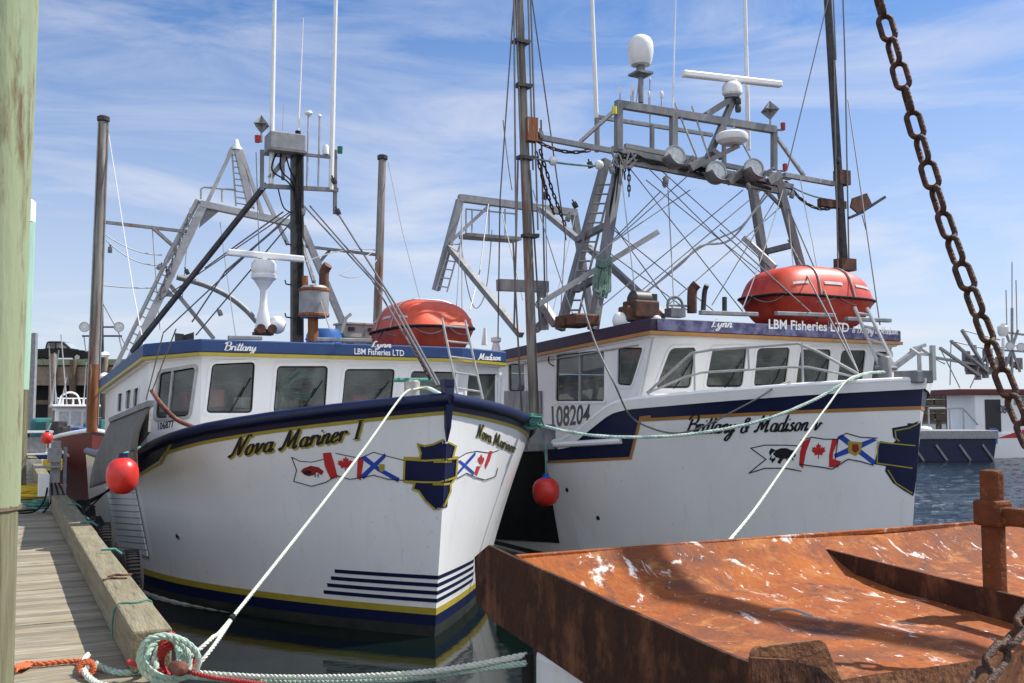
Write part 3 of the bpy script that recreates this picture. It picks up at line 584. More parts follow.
def fit_out(root, x0, x1, y0, y1, z0, z1, yc):
    q = MB(); q.add([(x0, y0, z1), (x1, y0, z1), (x1, y1, z1), (x0, y1, z1)], [(0, 1, 2, 3)])
    q.build('cabin_lining', 'interior', root, solid=.02)
    random.seed(13)
    for k in range(13):
        x = x0+.35+(x1-x0-.7)*k/12; w = random.uniform(.12, .34); h = random.uniform(.10, .30); m_ = random.choice(['white_plastic', 'grey_plastic', 'black_steel', 'cabin_white', 'interior_wood', 'flag_red', 'galvanized'])
        MB().box((x, yc+random.uniform(-.1, .12), z1*0+ZC[root.name]+h/2), (w, random.uniform(.06, .25), h), rz=random.uniform(-.5, .5)).build('dash_item', m_, root, bevel=.01)
    for x in (x0+.9, x0+2.2, x1-1.0): MB().box((x, yc+1.4, z1-.28), (.5, .35, .35)).build('monitor', 'black_steel', root, bevel=.02)
    for x in (x0+.5, x1-.6): MB().prism([(x, y0+.06, z1), (x+.28, y0+.06, z1), (x+.2, y0+.06, z1-.65), (x, y0+.06, z1-.7)], (0, .03, 0)).build('curtain', 'grey_plastic', root)
ZC = {bA.name: 2.66}
fit_out(bA, -2.45, 2.7, 4.75, 9.3, 1.65, 3.05, 4.3)
q = MB()
for k in range(16):
    c = A.U(301, 386, 4.18); r0 = .26+random.uniform(-.06, .05); q.tube([(c.x+r0*math.cos(t/20*6.283)*1.15+random.uniform(-.006, .006)+.05*math.sin(k), c.y+.012*k-.1, c.z+r0*.72*math.sin(t/20*6.283)+.03*math.cos(k*2)) for t in range(20)], .013, 5, closed=True)
q.build('hung_rope', 'rope_teal', bA)
block_text('registration_number', 'ink', bA, '106877', [(157, 430), (174, 427), (174, 420), (157, 423)], ps.hit, .004, .03)
def roofhit(x, y, off=0): return A.U(x, y, 3.8)-Vector((0, off, 0))
script_text('roof_lettering', 'lettering_white', bA, 'Brittany', [(224, 350), (257, 351), (257, 343), (224, 342)], roofhit, .004, .16)
script_text('roof_lettering', 'lettering_white', bA, 'Lynn', [(371, 348.5), (391, 348.5), (391, 341), (371, 341)], roofhit, .004, .16) if 0 else None
block_text('roof_lettering', 'lettering_white', bA, 'LBM Fisheries LTD', [(354, 354), (404, 356), (404, 350), (354, 348)], roofhit, .004, .02)
script_text('roof_lettering', 'lettering_white', bA, 'Lynn', [(371, 347), (392, 347.5), (392, 341.5), (371, 341)], roofhit, .004, .17)
pr = Panel(A, bA, (2.05, 3.8, 3.4), (.97, .35, 0), (0, 0, 1), (-1, 1, 0))
script_text('roof_lettering', 'lettering_white', bA, 'Madison', [(478, 359.5), (501, 360.5), (501, 354), (478, 353)], pr.hit, .004, .17)
def ln(fr, root, name, m, x0, y0, u0, x1, y1, u1, r, n=8, s=0):
    return MB().tube(sag(fr.U(x0, y0, u0), fr.U(x1, y1, u1), s) if s else [fr.U(x0, y0, u0), fr.U(x1, y1, u1)], r, n).build(name, m, root)
LA = lambda name, m, x0, y0, u0, x1, y1, u1, r, n=8, s=0: ln(A, bA, name, m, x0, y0, u0, x1, y1, u1, r, n, s)
UM = 6.2
MB().beam(A.U(297, 345, UM), A.U(297, 150, UM), .19, .19).build('mast', 'black_steel', bA)
for y in (245, 285, 318): MB().tube([A.U(292, y, UM-.1), A.U(286, y-1, UM-.1), A.U(285, y-5, UM-.1)], .014).build('mast_step', 'black_steel', bA)
c = A.U(285, 144, UM); MB().box(c, (.62, .45, .30)).build('instrument_box', 'galvanized', bA, bevel=.015)
MB().box(c-Vector((0, 0, .17)), (.66, .5, .03)).build('box_shelf', 'weathered_steel', bA)
q = MB(); q.beam(A.U(262, 186, UM), A.U(338, 190, UM), .07); q.beam(A.U(290, 153, UM), A.U(337, 158, UM), .05); q.beam(A.U(262, 150, UM), A.U(262, 190, UM), .06); q.beam(A.U(335, 150, UM), A.U(335, 214, UM), .06); q.beam(A.U(270, 178, UM), A.U(292, 150, UM), .08); q.beam(A.U(283, 135, UM), A.U(283, 180, UM), .05)
q.build('crosstree', 'weathered_steel', bA)
LA('whip_antenna', 'white_plastic', 275, -20, UM, 271, 184, UM, [.034, .045]); LA('whip_antenna', 'white_plastic', 336.5, -30, UM, 331, 190, UM, [.036, .05])
LA('whip_antenna', 'white_plastic', 303.4, 18, UM, 298, 132, UM, [.006, .024]); LA('whip_antenna', 'cable_pale', 283.5, 104, UM, 282.5, 134, UM, .006)
LA('antenna_base', 'rubber', 298, 131, UM, 298, 136, UM, .05)
for x, y in ((308.5, 113), (319.6, 116)):
    LA('antenna_stalk', 'aluminium', x, y+2, UM, x-1.5, 186, UM, .017)
c = A.U(308.5, 114, UM); MB().lathe([(0, -.03), (.05, -.02), (.075, .01), (.06, .045), (0, .06)], c).build('gps_antenna', 'white_plastic', bA)
c = A.U(319.6, 116, UM); MB().ball(c, .035).build('gps_antenna', 'white_plastic', bA)
c = A.U(326, 149, UM); MB().lathe([(.06, -.1), (.06, .03), (.035, .07), (0, .08)], c).build('gps_antenna', 'white_plastic', bA)
def reflector(fr, root, px, py, u, r):       # radar reflector: three crossing square plates
    c = fr.U(px, py, u); q = MB(); M_ = Matrix.Rotation(R(25), 3, 'Z')
    X, Y, Z = M_ @ Vector((r, 0, 0)), M_ @ Vector((0, r, 0)), Vector((0, 0, r))
    for k, (a, b, n) in enumerate(((X, Y, Z), (Y, Z, X), (Z, X, Y))): t = n.normalized()*.006; q.prism([c+a-t/2, c+b-t/2, c-a-t/2, c-b-t/2], t)
    q.tube([c-Z, c-Z*1.9], .02); return q.build('radar_reflector', 'galvanized', root)
reflector(A, bA, 261.5, 124.5, UM, .165)
for x, y, m_ in ((257.5, 139, 'red_lens'), (340, 150, 'green_lens')): MB().lathe([(.045, -.06), (.05, .06), (0, .075)], A.U(x, y, UM)).build('navigation_light', m_, bA)
# radar with its array
c = A.U(264, 268, 5.2)
q = MB(); q.lathe([(.13, -1.0), (.1, -.8), (.06, -.6), (.055, -.36), (.12, -.26), (.15, -.22)], c).build('radar_pedestal', 'white_plastic', bA)
MB().lathe([(.14, -.22), (.205, -.17), (.21, -.12), (.19, -.10), (.205, -.07), (.205, .06), (.16, .12), (.06, .14), (.06, .22)], c, n=10).build('radar_drum', 'white_plastic', bA)
d = (A.U(305, 259.5, 5.2)-A.U(228, 252.5, 5.2)).normalized(); k = A.U(266, 255.8, 5.2); MB().beam(k-d*.62, k+d*.62, .12, .10).build('radar_bar', 'white_plastic', bA, bevel=.02)
MB().ball(A.U(277, 325, 5.4), .15).build('satellite_dome', 'white_plastic', bA)
q = MB(); c = A.U(266, 329, 4.9)
for k in (-1, 1): q.lathe([(.035, .3), (.03, .05), (.075, -.05)], c+Vector((.09*k, 0, 0)), Matrix.Rotation(R(-90), 3, 'X'))
q.box(c+Vector((0, .2, -.06)), (.3, .2, .05)); q.build('horn', 'exhaust_rust', bA)
for x0, x1, y0 in ((228, 262, 337.5), (316, 371, 339.5)): 
    q = MB().beam(A.U(x0, y0, 3.95), A.U(x1, y0+(x1-x0)*.02, 3.95), .08, .06); q.build('light_bar', 'galvanized', bA, bevel=.01)
# dry exhaust with muffler drum
c = A.U(314, 302, 5.6)
MB().lathe([(.0, -.27), (.22, -.27), (.25, -.24), (.25, .22), (.2, .27), (0, .27)], c, n=24).build('muffler', 'pole_rust' if 0 else 'galvanized', bA)
for z_ in (-.225, .2): MB().lathe([(.25, z_-.03), (.262, z_-.02), (.262, z_+.02), (.25, z_+.03)], c, n=24).build('muffler_band', 'pole_rust', bA)
LA('exhaust_base', 'pole_rust', 313, 318, 5.6, 313, 342, 5.6, .09)
MB().tube(cr_spline([A.U(324, 290, 5.6), A.U(324, 276, 5.6), A.U(325, 270, 5.6), A.U(328, 265, 5.55)], 4), .085, 12).build('exhaust_pipe', 'exhaust_rust', bA)
MB().tube([A.U(305, 286, 5.6), A.U(305, 276, 5.6)], .055, 10).build('exhaust_pipe', 'amber' if 0 else 'pole_rust', bA)
# after gantry with ladder and apex
UG = 10
G_ = lambda x, y, u=UG: A.U(x, y, u)
def gbeam(fr, root, name, m, seg, w, h=None):
    if len(seg) > 1 and name not in ('gantry_leg',):
        for s_ in seg: gbeam(fr, root, name, m, [s_], w, h)
        return
    q = MB()
    for x0, y0, u0, x1, y1, u1 in seg: q.beam(fr.U(x0, y0, u0), fr.U(x1, y1, u1), w, h)
    return q.build(name, m, root)
gbeam(A, bA, 'gantry_leg', 'aluminium', [(128, 365, UG, 204, 204, UG)], .15); gbeam(A, bA, 'gantry_leg', 'aluminium', [(302, 226, UG, 352, 345, UG)], .13)
gbeam(A, bA, 'gantry_leg', 'aluminium', [(113, 372, UG+.6, 166, 262, UG+.6), (166, 262, UG+.6, 198, 200, UG+.1)], .08)
gbeam(A, bA, 'gantry_beam', 'aluminium', [(200, 204, UG, 303, 226, UG)], .17, .13)
for T_ in (((204, 206), (222, 209), (199, 228)), ((163, 283), (176, 297), (160, 296)), ((283, 222), (300, 225), (300, 240))): MB().prism([A.U(x, y, UG) for x, y in T_], (0, .03, 0)).build('gusset_plate', 'galvanized', bA)
gbeam(A, bA, 'apex_leg', 'aluminium', [(207, 203, UG, 232, 150, UG), (262, 214, UG, 241, 150, UG), (262, 190, UG, 288, 245, UG)], .07)
MB().tube(cr_spline([A.U(228, 157, UG), A.U(231, 149, UG), A.U(237, 146, UG), A.U(242, 150, UG), A.U(244, 157, UG)], 4), .03).beam(A.U(237, 150, UG), A.U(251, 208, UG), .12).build('apex_frame', 'aluminium', bA)
MB().lathe([(.1, -.08), (.06, .05), (.03, .13), (0, .15)], A.U(236.5, 146, UG)).build('apex_cap', 'white_plastic', bA)
def ladder(fr, root, a0, a1, b0, b1, n, m='aluminium', r=.02, name='ladder'):
    q = MB(); q.tube([a0, a1], r); q.tube([b0, b1], r)
    for k in range(n): t = (k+.5)/n; q.tube([Vector(a0).lerp(a1, t), Vector(b0).lerp(b1, t)], r*.8, 6)
    return q.build(name, m, root)
ladder(A, bA, G_(232, 152), G_(236, 206), G_(242, 152), G_(254, 209), 9, r=.018)
ladder(A, bA, G_(190, 214), G_(126, 345), G_(197, 214), G_(134, 350), 16, r=.016)
q = MB(); q.tube([G_(201, 199), G_(201, 189), G_(204, 187), G_(236, 190)], .022); q.tube([G_(222, 189), G_(222, 202)], .02); q.build('guard_rail', 'aluminium', bA)
MB().tube(cr_spline([G_(177, 277), G_(205, 285), (G_(228, 296)), G_(245, 309), G_(257, 322)], 5), .06, 10).build('curved_boom', 'weathered_steel', bA)
gbeam(A, bA, 'brace', 'weathered_steel', [(170, 285, UG, 214, 339, UG), (303, 246, UG, 314, 282, UG-1)], .07)
gbeam(A, bA, 'boom', 'black_steel', [(266, 184, UM, 132, 352, 8.6)], .075)
for a in [(300, 205, UM, 163, 333, 9, .013), (290, 212, UM, 160, 300, 9, .011), (297, 215, UM, 196, 335, 9, .013), (283, 212, UM, 205, 268, UG, .014), (280, 225, UM, 225, 272, 7, .02), (225, 272, 7, 192, 322, 7.5, .014)]: LA('stay', 'cable', *a)
for a in [(304, 206, UM, 372, 280, 4.2, .014), (372, 280, 4.2, 423, 366, 1.2, .014), (310, 206, UM, 385, 292, 3.6, .014), (385, 292, 3.6, 437, 386, -.2, .014), (337, 212, UM, 399, 310, 3.1, .016), (399, 310, 3.1, 440, 386, -.2, .016)]: LA('stay', 'cable', *a)
def chain_mb(q, pts, L, r, w):
    P = resample(pts, L*.78); up = Vector((.2, .3, 1)).normalized()
    for i in range(len(P)-1):
        c = (P[i]+P[i+1])/2; t = (P[i+1]-P[i]).normalized(); x = (up-t*up.dot(t)).normalized(); y = t.cross(x); s_ = x if i % 2 else y
        h = L/2-w/2; K = []
        for k in range(16):
            A_ = 2*math.pi*k/16; K.append(c+t*(w/2*math.cos(A_)+(h-w*0 if math.cos(A_) > 0 else -h)*(1 if abs(math.cos(A_)) > 1e-6 else 0))+s_*(w/2-r)*math.sin(A_)*1.0)
        q.tube(K, r, 6, closed=True)
    return q
chain_mb(MB(), [A.U(411, 340, 1.8), A.U(430, 378, .2)], .12, .014, .07).build('chain', 'chain_rust', bA)
chain_mb(MB(), [G_(190, 214, UG-.2), G_(158, 300, UG-.2)], .14, .014, .08).build('chain', 'weathered_steel', bA)
for x0, y0, x1, y1, s_ in ((106, 235, 162, 255, .1), (106, 240, 162, 265, .15), (100, 285, 152, 288, .02)): MB().tube(sag(A.U(x0, y0, 9.8), A.U(x1, y1, UG), s_), .011).build('stay', 'cable_pale', bA)
# stabiliser poles hung up on both sides
def pole(fr, root, x0, y0, x1, y1, u, r, rust=None, lean=0, m='pole_steel'):
    b, t = fr.U(x1, y1, u), fr.U(x0, y0, u+lean); p = MB().tube([b, t], [r*1.02, r*.88], 14).build('stabilizer_pole', m, root)
    MB().lathe([(r*.9, -.12), (r*1.25, -.1), (r*1.25, -.02), (0, .02)], t, n=10).build('pole_cap', 'black_steel', p)
    if rust: MB().tube([b.lerp(t, rust[0]), b.lerp(t, rust[1])], r*1.06, 14).build('rusty_sleeve', 'pole_rust', p)
    return b, t
b0, t0 = pole(A, bA, 103.5, 116, 92, 432, 9.8, .095, (.0, .21)); b1, t1 = pole(A, bA, 382.5, 155, 377, 335, 9.8, .095)
for dx in (-6, 6): MB().tube([A.U(103.5+dx*.85, 122, 9.75), A.U(92+dx, 425, 9.75)], .012, 6).build('pole_line', 'cable_pale', bA)
MB().tube([A.U(388, 162, 9.8), A.U(402, 230, 9.4), A.U(420, 300, 9)], .008, 6).build('pole_line', 'cable_pale', bA)
MB().tube([A.U(107, 125, 9.8), A.U(133, 290, 9.4), A.U(152, 388, 8.0)], .011, 6).build('pole_line', 'white_plastic', bA)
gbeam(A, bA, 'pole_strut', 'weathered_steel', [(103, 222, 9.8, 190, 232, UG), (152, 227, 9.9, 172, 245, UG), (302, 246, UG, 378, 255, 9.8), (318, 264, UG, 330, 250, UG)], .06)
MB().tube(sag(A.U(305, 262, 8), A.U(375, 250, 9.8), -.1)+sag(A.U(340, 275, 8), A.U(378, 258, 9.8), .2), .01, 6).build('stay', 'cable_pale', bA)
# foredeck: samson post, ladder to the roof
c = A.U(412, 396, .95); MB().lathe([(.10, -.5), (.10, .18), (.075, .2), (0, .2)], c).build('samson_post', 'grey_plastic', bA)
MB().tube([A.U(394, 380, .95), A.U(432, 380, .95)], .028).build('post_pin', 'rope_teal', bA)
ladder(A, bA, A.U(442, 318, 3.3), A.U(458, 396, 3.0), A.U(465, 320, 3.3), A.U(483, 400, 3.0), 5, 'aluminium', .019)
MB().tube(cr_spline([A.V(152, 391, -2.75), A.V(162, 405, -2.7), A.V(176, 419, -2.5), A.V(193, 427, -2.3)], 5), .03, 10).build('hose', 'brown_sheath', bA)
for x, y, x2, y2 in ((176, 341, 152, 391), (163, 346, 146, 400)): MB().tube([A.V(x, y-12, -2.8), A.V(x2, y2, -2.8)], .008, 6).build('stay', 'cable', bA)
c = A.U(185, 340, 6.0); q = MB(); q.prism([A.U(175, 333, 6), A.U(184, 334, 6), A.U(184, 352, 6), A.U(175, 352, 6)], (0, .03, 0)); q.prism([A.U(184, 335, 6), A.U(194, 332, 5.8), A.U(194, 352, 5.8), A.U(184, 352, 6)], (0, .03, 0)); q.build('light_screen', 'black_steel', bA)
# hanging netting over the starboard rail
q = MB(); G = []
c4 = [A.V(111, 422, -2.98), A.V(151, 406, -2.98), A.V(133, 468, -3.13), A.V(93, 488, -3.13)]
for i in range(15):
    row = []
    for j in range(12):
        a, b = j/11, i/14; p = c4[0].lerp(c4[1], a).lerp(c4[3].lerp(c4[2], a), b); p.x -= .05*math.sin(a*9+b*2)*b+.06*math.sin(b*3.1); row.append(p)
    G.append(row)
q.grid(G); q.build('netting', 'netting', bA, solid=.02); MB().beam(c4[0]+Vector((0, 0, .03)), c4[1]+Vector((0, 0, .03)), .07).build('netting_bar', 'weathered_steel', bA)
q = MB().prism([A.V(138, 404, -2.85), A.V(150, 402, -2.85), A.V(148, 432, -2.95), A.V(136, 448, -2.95)], (.03, 0, 0)); q.build('dodger', 'netting', bA)
# --- things lying on or hanging from this boat
def raft(name, fr, c, L, Wd, Hh, rz, m, label, taper=.25):
    o = empty(name, fr.w(c), fr.rot+rz, label, 'life raft', 'hard-shell life rafts on the wheelhouse roofs')
    def shell(z0, z1, up):
        G = []; nx, na = 26, 15
        for i in range(nx+1):
            x = -1+2*i/nx; e = max(0, 1-abs(x)**5.5)**(1/2.2); row = []
            for j in range(na):
                T = math.pi*j/(na-1); cy, cz = math.cos(T), math.sin(T); y = math.copysign(abs(cy)**.55, cy); z = abs(cz)**.52
                hh = (Hh*.50 if up else -Hh*.50); k = (1-taper*abs(x)**1.5) if up else (1-.18*abs(x)**2)
                row.append((x*L/2*(1-.10*z if up else 1-.13*z), y*Wd/2*e*(1-(.18 if up else .22)*z), Hh*.50+hh*z*e*k))
            G.append(row)
        return G
    MB().grid(shell(0, 1, True)).build('canopy_shell', m, o); MB().grid(shell(0, 1, False)).build('lower_shell', m, o)
    rim = [(math.copysign(abs(math.cos(t))**.55, math.cos(t))*L/2*1.01, math.copysign(abs(math.sin(t))**.62, math.sin(t))*Wd/2*1.015, Hh*.50) for t in [2*math.pi*i/48 for i in range(48)]]
    MB().tube(rim, .026, 6, closed=True).build('gunwale_rim', 'rubber', o)
    q = MB()
    for i in range(0, 48, 6): q.tube(sag(Vector(rim[i])*1.015, Vector(rim[(i+6) % 48])*1.015, .13, 8), .009, 5)
    q.build('grab_line', 'cable_pale', o)
    q = MB()
    def surf(x, T, off=.006): 
        e = max(0, 1-abs(x)**5.5)**(1/2.2); cy, cz = math.cos(T), math.sin(T); y = math.copysign(abs(cy)**.55, cy); z = abs(cz)**.52; k = 1-taper*abs(x)**1.5
        p = Vector((x*L/2*(1-.10*z), y*Wd/2*e*(1-.18*z), Hh*.50+Hh*.50*z*e*k)); n = Vector((x*.3, y, z*.9)).normalized(); return p+n*off
    for x0, x1, T0, T1 in ((-.75, -.5, 3.0, 2.93), (-.2, .15, 3.0, 2.93), (.42, .72, 3.0, 2.93), (-.1, .08, 2.0, 1.92), (-.75, -.5, .14, .21), (-.2, .15, .14, .21), (.42, .72, .14, .21)):
        q.grid([[surf(x0+(x1-x0)*i/6, T0+(T1-T0)*j/2, .008) for j in range(3)] for i in range(7)])
    for sx_ in (-1, 1): q.grid([[surf(sx_*(.93), T0*.1+.3, .012), surf(sx_*(.93), T0*.1+.42, .012)] for T0 in range(0, 25, 3)])
    q.build('reflective_tape', 'tape', o)
    for x in (-.3, .34):
        MB().tube([surf(x, T/20*math.pi, .012) for T in range(21)], .016, 6).build('strap', 'cable_pale', o)
    q = MB(); q.box((-L*.28, 0, .02), (.12, Wd*.7, .12)).box((L*.28, 0, .02), (.12, Wd*.7, .12)); q.build('cradle', 'weathered_steel', o)
    return o
raft('life_raft', A, (2.02, 5.55, 3.47), 2.45, 1.38, 1.10, R(90), 'raft_orange', 'faded orange life raft shell strapped on the blue roof of the boat beside the dock', .30)
# grey totes stacked, blue drum
for k in range(3):
    t = empty('fish_tote', A.w((1.47, 7.5, 3.40+.30*k)), AX+R(4*k-3), ['lowest grey fish tote in the stack of three on the blue roof', 'middle grey fish tote in the stack of three on the blue roof', 'topmost grey fish tote in the stack of three on the blue roof'][k], 'fish tote', 'grey fish totes stacked on the roof')
    q = MB(); q.box((0, 0, .10), (.68, .46, .19)); q.v = [(x, y, z*1.38) for x, y, z in q.v]; q.build('tub', 'grey_plastic', t, bevel=.015)
    MB().box((0, 0, .275), (.74, .52, .04)).build('rim', 'grey_plastic', t, bevel=.006)
    q = MB()
    for x in (-.2, .2): q.box((x, -.245, .17), (.12, .035, .06))
    q.build('handle', 'ink', t)
t = empty('barrel', A.w((.78, 7.3, 3.40)), AX, 'blue plastic barrel lying between the muffler and the grey totes', 'barrel')
MB().lathe([(.0, 0), (.28, .0), (.33, .1), (.33, .30), (.35, .33), (.33, .36), (.33, .62), (.28, .74), (0, .74)]).build('barrel_body', 'blue_plastic', t); MB().tube([(.345*math.cos(a/12*6.283), .345*math.sin(a/12*6.283), .55) for a in range(12)], .014, 6, closed=True).build('hoop', 'blue_plastic', t)
t = tag(MB().beam(A.U(341, 333, 5.5), A.U(346, 318, 5.5), .05).beam(A.U(346, 318, 5.5), A.U(351, 314, 5.5), .05).build('bent_pipe', 'grey_plastic'), 'short bent grey pipe standing in front of the blue barrel', 'pipe'); t.matrix_world = A.M
def fender(fr, p, r, h, m, name, label, rope_to, cap='navy'):
    o = empty(name, fr.w(p), fr.rot, label, 'fender'); k = h/2
    MB().lathe([(0, -k), (r*.35, -k*.97), (r*.72, -k*.78), (r*.95, -k*.4), (r, 0), (r*.97, k*.35), (r*.82, k*.66), (r*.5, k*.88), (.05, k*.97)], n=24).build('float', m, o)
    MB().lathe([(r*.46, k*.87), (r*.3, k*.97), (.05, k*1.05), (.05, k*1.2), (0, k*1.2)], n=14).build('cap', cap, o)
    MB().tube([(0, 0, k*1.15), Vector(rope_to)-Vector(p)], .014, 6).build('lanyard', 'rope_teal', o); return o
p = A.V(122.5, 475.5, -3.28); fender(A, p, .182, .43, 'buoy_red', 'fender', 'egg-shaped red fender hanging on the side of the boat nearest the dock', A.V(140, 447, -3.0))
for o in (): pass

random.seed(17)
def blocks(fr, root, L_, s_=.075):
    for x, y, u in L_:
        c = fr.U(x, y, u); q = MB(); M_ = Matrix.Rotation(random.uniform(-.6, .6), 3, 'Y'); q.box(c, (s_, s_*.6, s_*1.5), M=M_); q.tube([c+M_ @ Vector((0, 0, s_*.7)), c+M_ @ Vector((0, 0, s_*1.4))], .016, 6); q.lathe([(0, -s_*.42), (s_*.55, -s_*.38), (s_*.55, s_*.38), (0, s_*.42)], c, M_ @ Matrix.Rotation(R(90), 3, 'X'), 12); q.build('pulley_block', random.choice(['black_steel', 'weathered_steel']), root)
blocks(A, bA, [(110, 250, 9.9), (159, 267, 10), (220, 313, 8), (187, 272, 10), (176, 252, 10), (164, 290, 9.8), (303, 212, 6.1), (338, 212, 6.1), (334, 181, 6.1), (168, 272, 9.9)])
q = MB()
for k in range(5): q.tube(cr_spline([A.U(300+random.uniform(-4, 4), 150, UM-.12), A.U(300+random.uniform(-5, 5), 190, UM-.14), A.U(299+random.uniform(-4, 4), 240, UM-.13), A.U(300+random.uniform(-3, 3), 335, UM-.13)], 6), .013, 6)
for k in range(3): q.tube(cr_spline([A.U(277+4*k, 152, UM), A.U(272+9*k, 170, UM-.1), A.U(288+4*k, 182, UM-.1), A.U(296, 196, UM-.1)], 6), .014, 6)
q.tube(cr_spline([A.U(278, 188, UM), A.U(284, 208, UM), A.U(296, 214, UM)], 6), .012, 6)
q.build('cable_bundle', 'rubber', bA)
for x0, y0, u0, x1, y1, u1 in ((256, 152, UM, 262, 335, 7), (190, 208, UG, 182, 300, UG), (300, 230, UM, 330, 330, 5), (220, 222, UG, 236, 338, 9), (152, 225, 9.9, 160, 330, UG), (166, 262, UG, 128, 340, UG)): MB().tube(sag(A.U(x0, y0, u0), A.U(x1, y1, u1), .05), .009, 5).build('stay', 'cable_pale', bA)
# ================================================================== outer boat (violet roof band)
B = Frame(5.85, 14.25)
def shB(a): return lerpt([(0, 3.06), (1.0, 2.98), (2.5, 2.84), (3.2, 2.78), (3.5, 2.71), (4.5, 2.14), (5.4, 2.02), (16, 1.95)], a)
class Hull2(Hull):
    def us(s, z): return s.rake*(1-z/s.zt) if z > 0 else s.rake
hB = Hull2(B, shB, .36, (3.05, 6.0, 1.8), (3.35, 5.2, 2.3), 15.5, 3.06)
bB = empty('fishing_boat', B.o, AX, 'white fishing boat numbered 108204, violet roof band and tall radar gantry, moored outboard', 'fishing boat', 'lobster boats moored side by side')
hB.mesh(bB, 'white_gelcoat'); H = hB.hit
q = MB(); q.add([hB.P(u, 1.7, s, -.06) for s, us_ in ((-1, range(1, 16)), (1, range(15, 0, -1))) for u in us_], [tuple(range(30))]); q.build('deck', 'grey_plastic', bB)
hB.strip('waterline_band', 'waterline_black', bB, 0, 15, lambda a: -.15, lambda a: .12, .006)
hB.strip('sheer_band', 'navy', bB, 0.0, 3.15, lambda a: shB(a)-.38+.026*a, lambda a: shB(a)-.13, .005)
hB.strip('sheer_stripe', 'orange_gold', bB, 0.0, 3.0, lambda a: shB(a)-.425+.026*a, lambda a: shB(a)-.375+.026*a, .007)
hB.strip('cap_rail', 'flag_white', bB, 0.0, 4.8, lambda a: shB(a)-.13, lambda a: shB(a)+.02, .045)
for s in (-1, 1):
    MB().tube([hB.P(a+hB.us(shB(a))+.001, shB(a), s, .0) for a in [0, .06, .15, .3, .5, .8, 1.1, 1.4, 1.8, 2.2, 2.6, 3.0, 3.4, 3.6, 3.8, 4.2, 4.7, 5, 6, 8, 10, 15]], .05, 8).build('gunwale', 'flag_white', bB)
PB = [(604, 411), (642, 409), (641, 418), (630, 457), (548, 461), (548, 449), (566, 441)]
decal(hB, 'quarter_panel', 'navy', bB, [PB], .006, 7, True)
decal(hB, 'quarter_trim', 'orange_gold', bB, outline([(650, 416.5), (641, 417.5), (630.5, 458), (548, 462)], 2.6, False), .009, 6, True)
q = MB(); p0, p1 = H(510, 447, .06), H(621, 440, .06); 
q = MB().tube([H(x, 447.5-(x-510)*.064, .03) for x in range(508, 623, 6)], .05, 8); q.build('guard_rail', 'flag_white', bB)
decal(hB, 'rubber_skirt', 'rubber', bB, [[(497, 452), (544, 451), (560, 543), (495, 539)]], .012, 7)
decal(hB, 'sunlight_patch', 'flag_white', bB, [[(571, 508), (580, 520), (604, 552), (590, 560), (580, 548)]], .004, 6)  # white decal painting a wedge of sunlight onto the shaded hull side
hB.strip('emblem_spine', 'navy', bB, 0, .10, lambda a: 1.60, lambda a: 2.44, .0055, n=6)
E1 = [(923, 419), (909, 425), (892, 428), (893, 437), (896, 440), (893, 443), (880, 441), (874, 464), (886, 466), (885, 471), (893, 483), (903, 490), (913, 496), (914.5, 492), (917, 468), (920, 445)]
decal(hB, 'bow_emblem', 'navy', bB, [E1], .006, 4)
decal(hB, 'emblem_trim', 'gold', bB, outline([(922, 422), (909, 428), (895, 430.5), (896, 438), (899, 441)], 1.1, False)+outline([(919, 446), (878, 442), (877, 463), (912, 468)], 1.1, False)+outline([(888, 470), (896, 483), (904, 488), (912, 493)], 1.1, False), .009, 4)
decal(hB, 'banner', 'flag_white', bB, [[(751, 448), (765, 445), (785, 445), (803, 446), (801, 468), (785, 468), (765, 468), (749, 473), (766, 459)], [(801, 440), (812, 437), (824, 439), (838, 440), (834, 466), (822, 467), (800, 464)], [(838, 437), (845, 433), (860, 437), (877, 438), (873, 465), (860, 461), (848, 459), (834, 463)]], .005, 6)
decal(hB, 'banner_outline', 'ink', bB, outline([(751, 448), (765, 445), (785, 445), (803, 446)], 1, False)+outline([(801, 471), (785, 468), (765, 468), (749, 473), (766, 459), (751, 448)], 1, False)+outline([(801, 440), (812, 437), (824, 439), (838, 439), (846, 433), (860, 437), (877, 438)], 1, False)+outline([(800, 464), (822, 467), (832, 469), (840, 464), (848, 459), (860, 461), (873, 465)], 1, False)+outline([(838, 438), (835, 459)], 1, False), .0075, 6)
decal(hB, 'flag_bar', 'flag_red', bB, [[(803, 441), (811, 438), (806, 452), (803, 468), (799, 465), (800, 452)], [(832, 439), (838, 440), (833, 453), (833, 459), (841, 461), (838, 467), (829, 467), (829, 455)]], .0085, 4, each=True)
decal(hB, 'maple_leaf', 'flag_red', bB, [leaf(818.5, 452.5, 8.5, 10)], .0095, 3)
decal(hB, 'saltire', 'flag_blue', bB, [[(837, 437), (842, 434), (857, 446), (876, 461), (873, 465), (855, 451)], [(835, 458), (834, 454), (853, 445), (873, 438), (877, 440), (858, 450)]], .0085, 4)
decal(hB, 'saltire_shield', 'gold', bB, [[(848, 441), (862, 442), (861, 452), (855, 456), (848, 452)]], .0105, 4)
decal(hB, 'shield_lion', 'maroon', bB, [[(852, 444), (858, 444), (859, 450), (855, 453), (852, 450)]], .0125, 3)
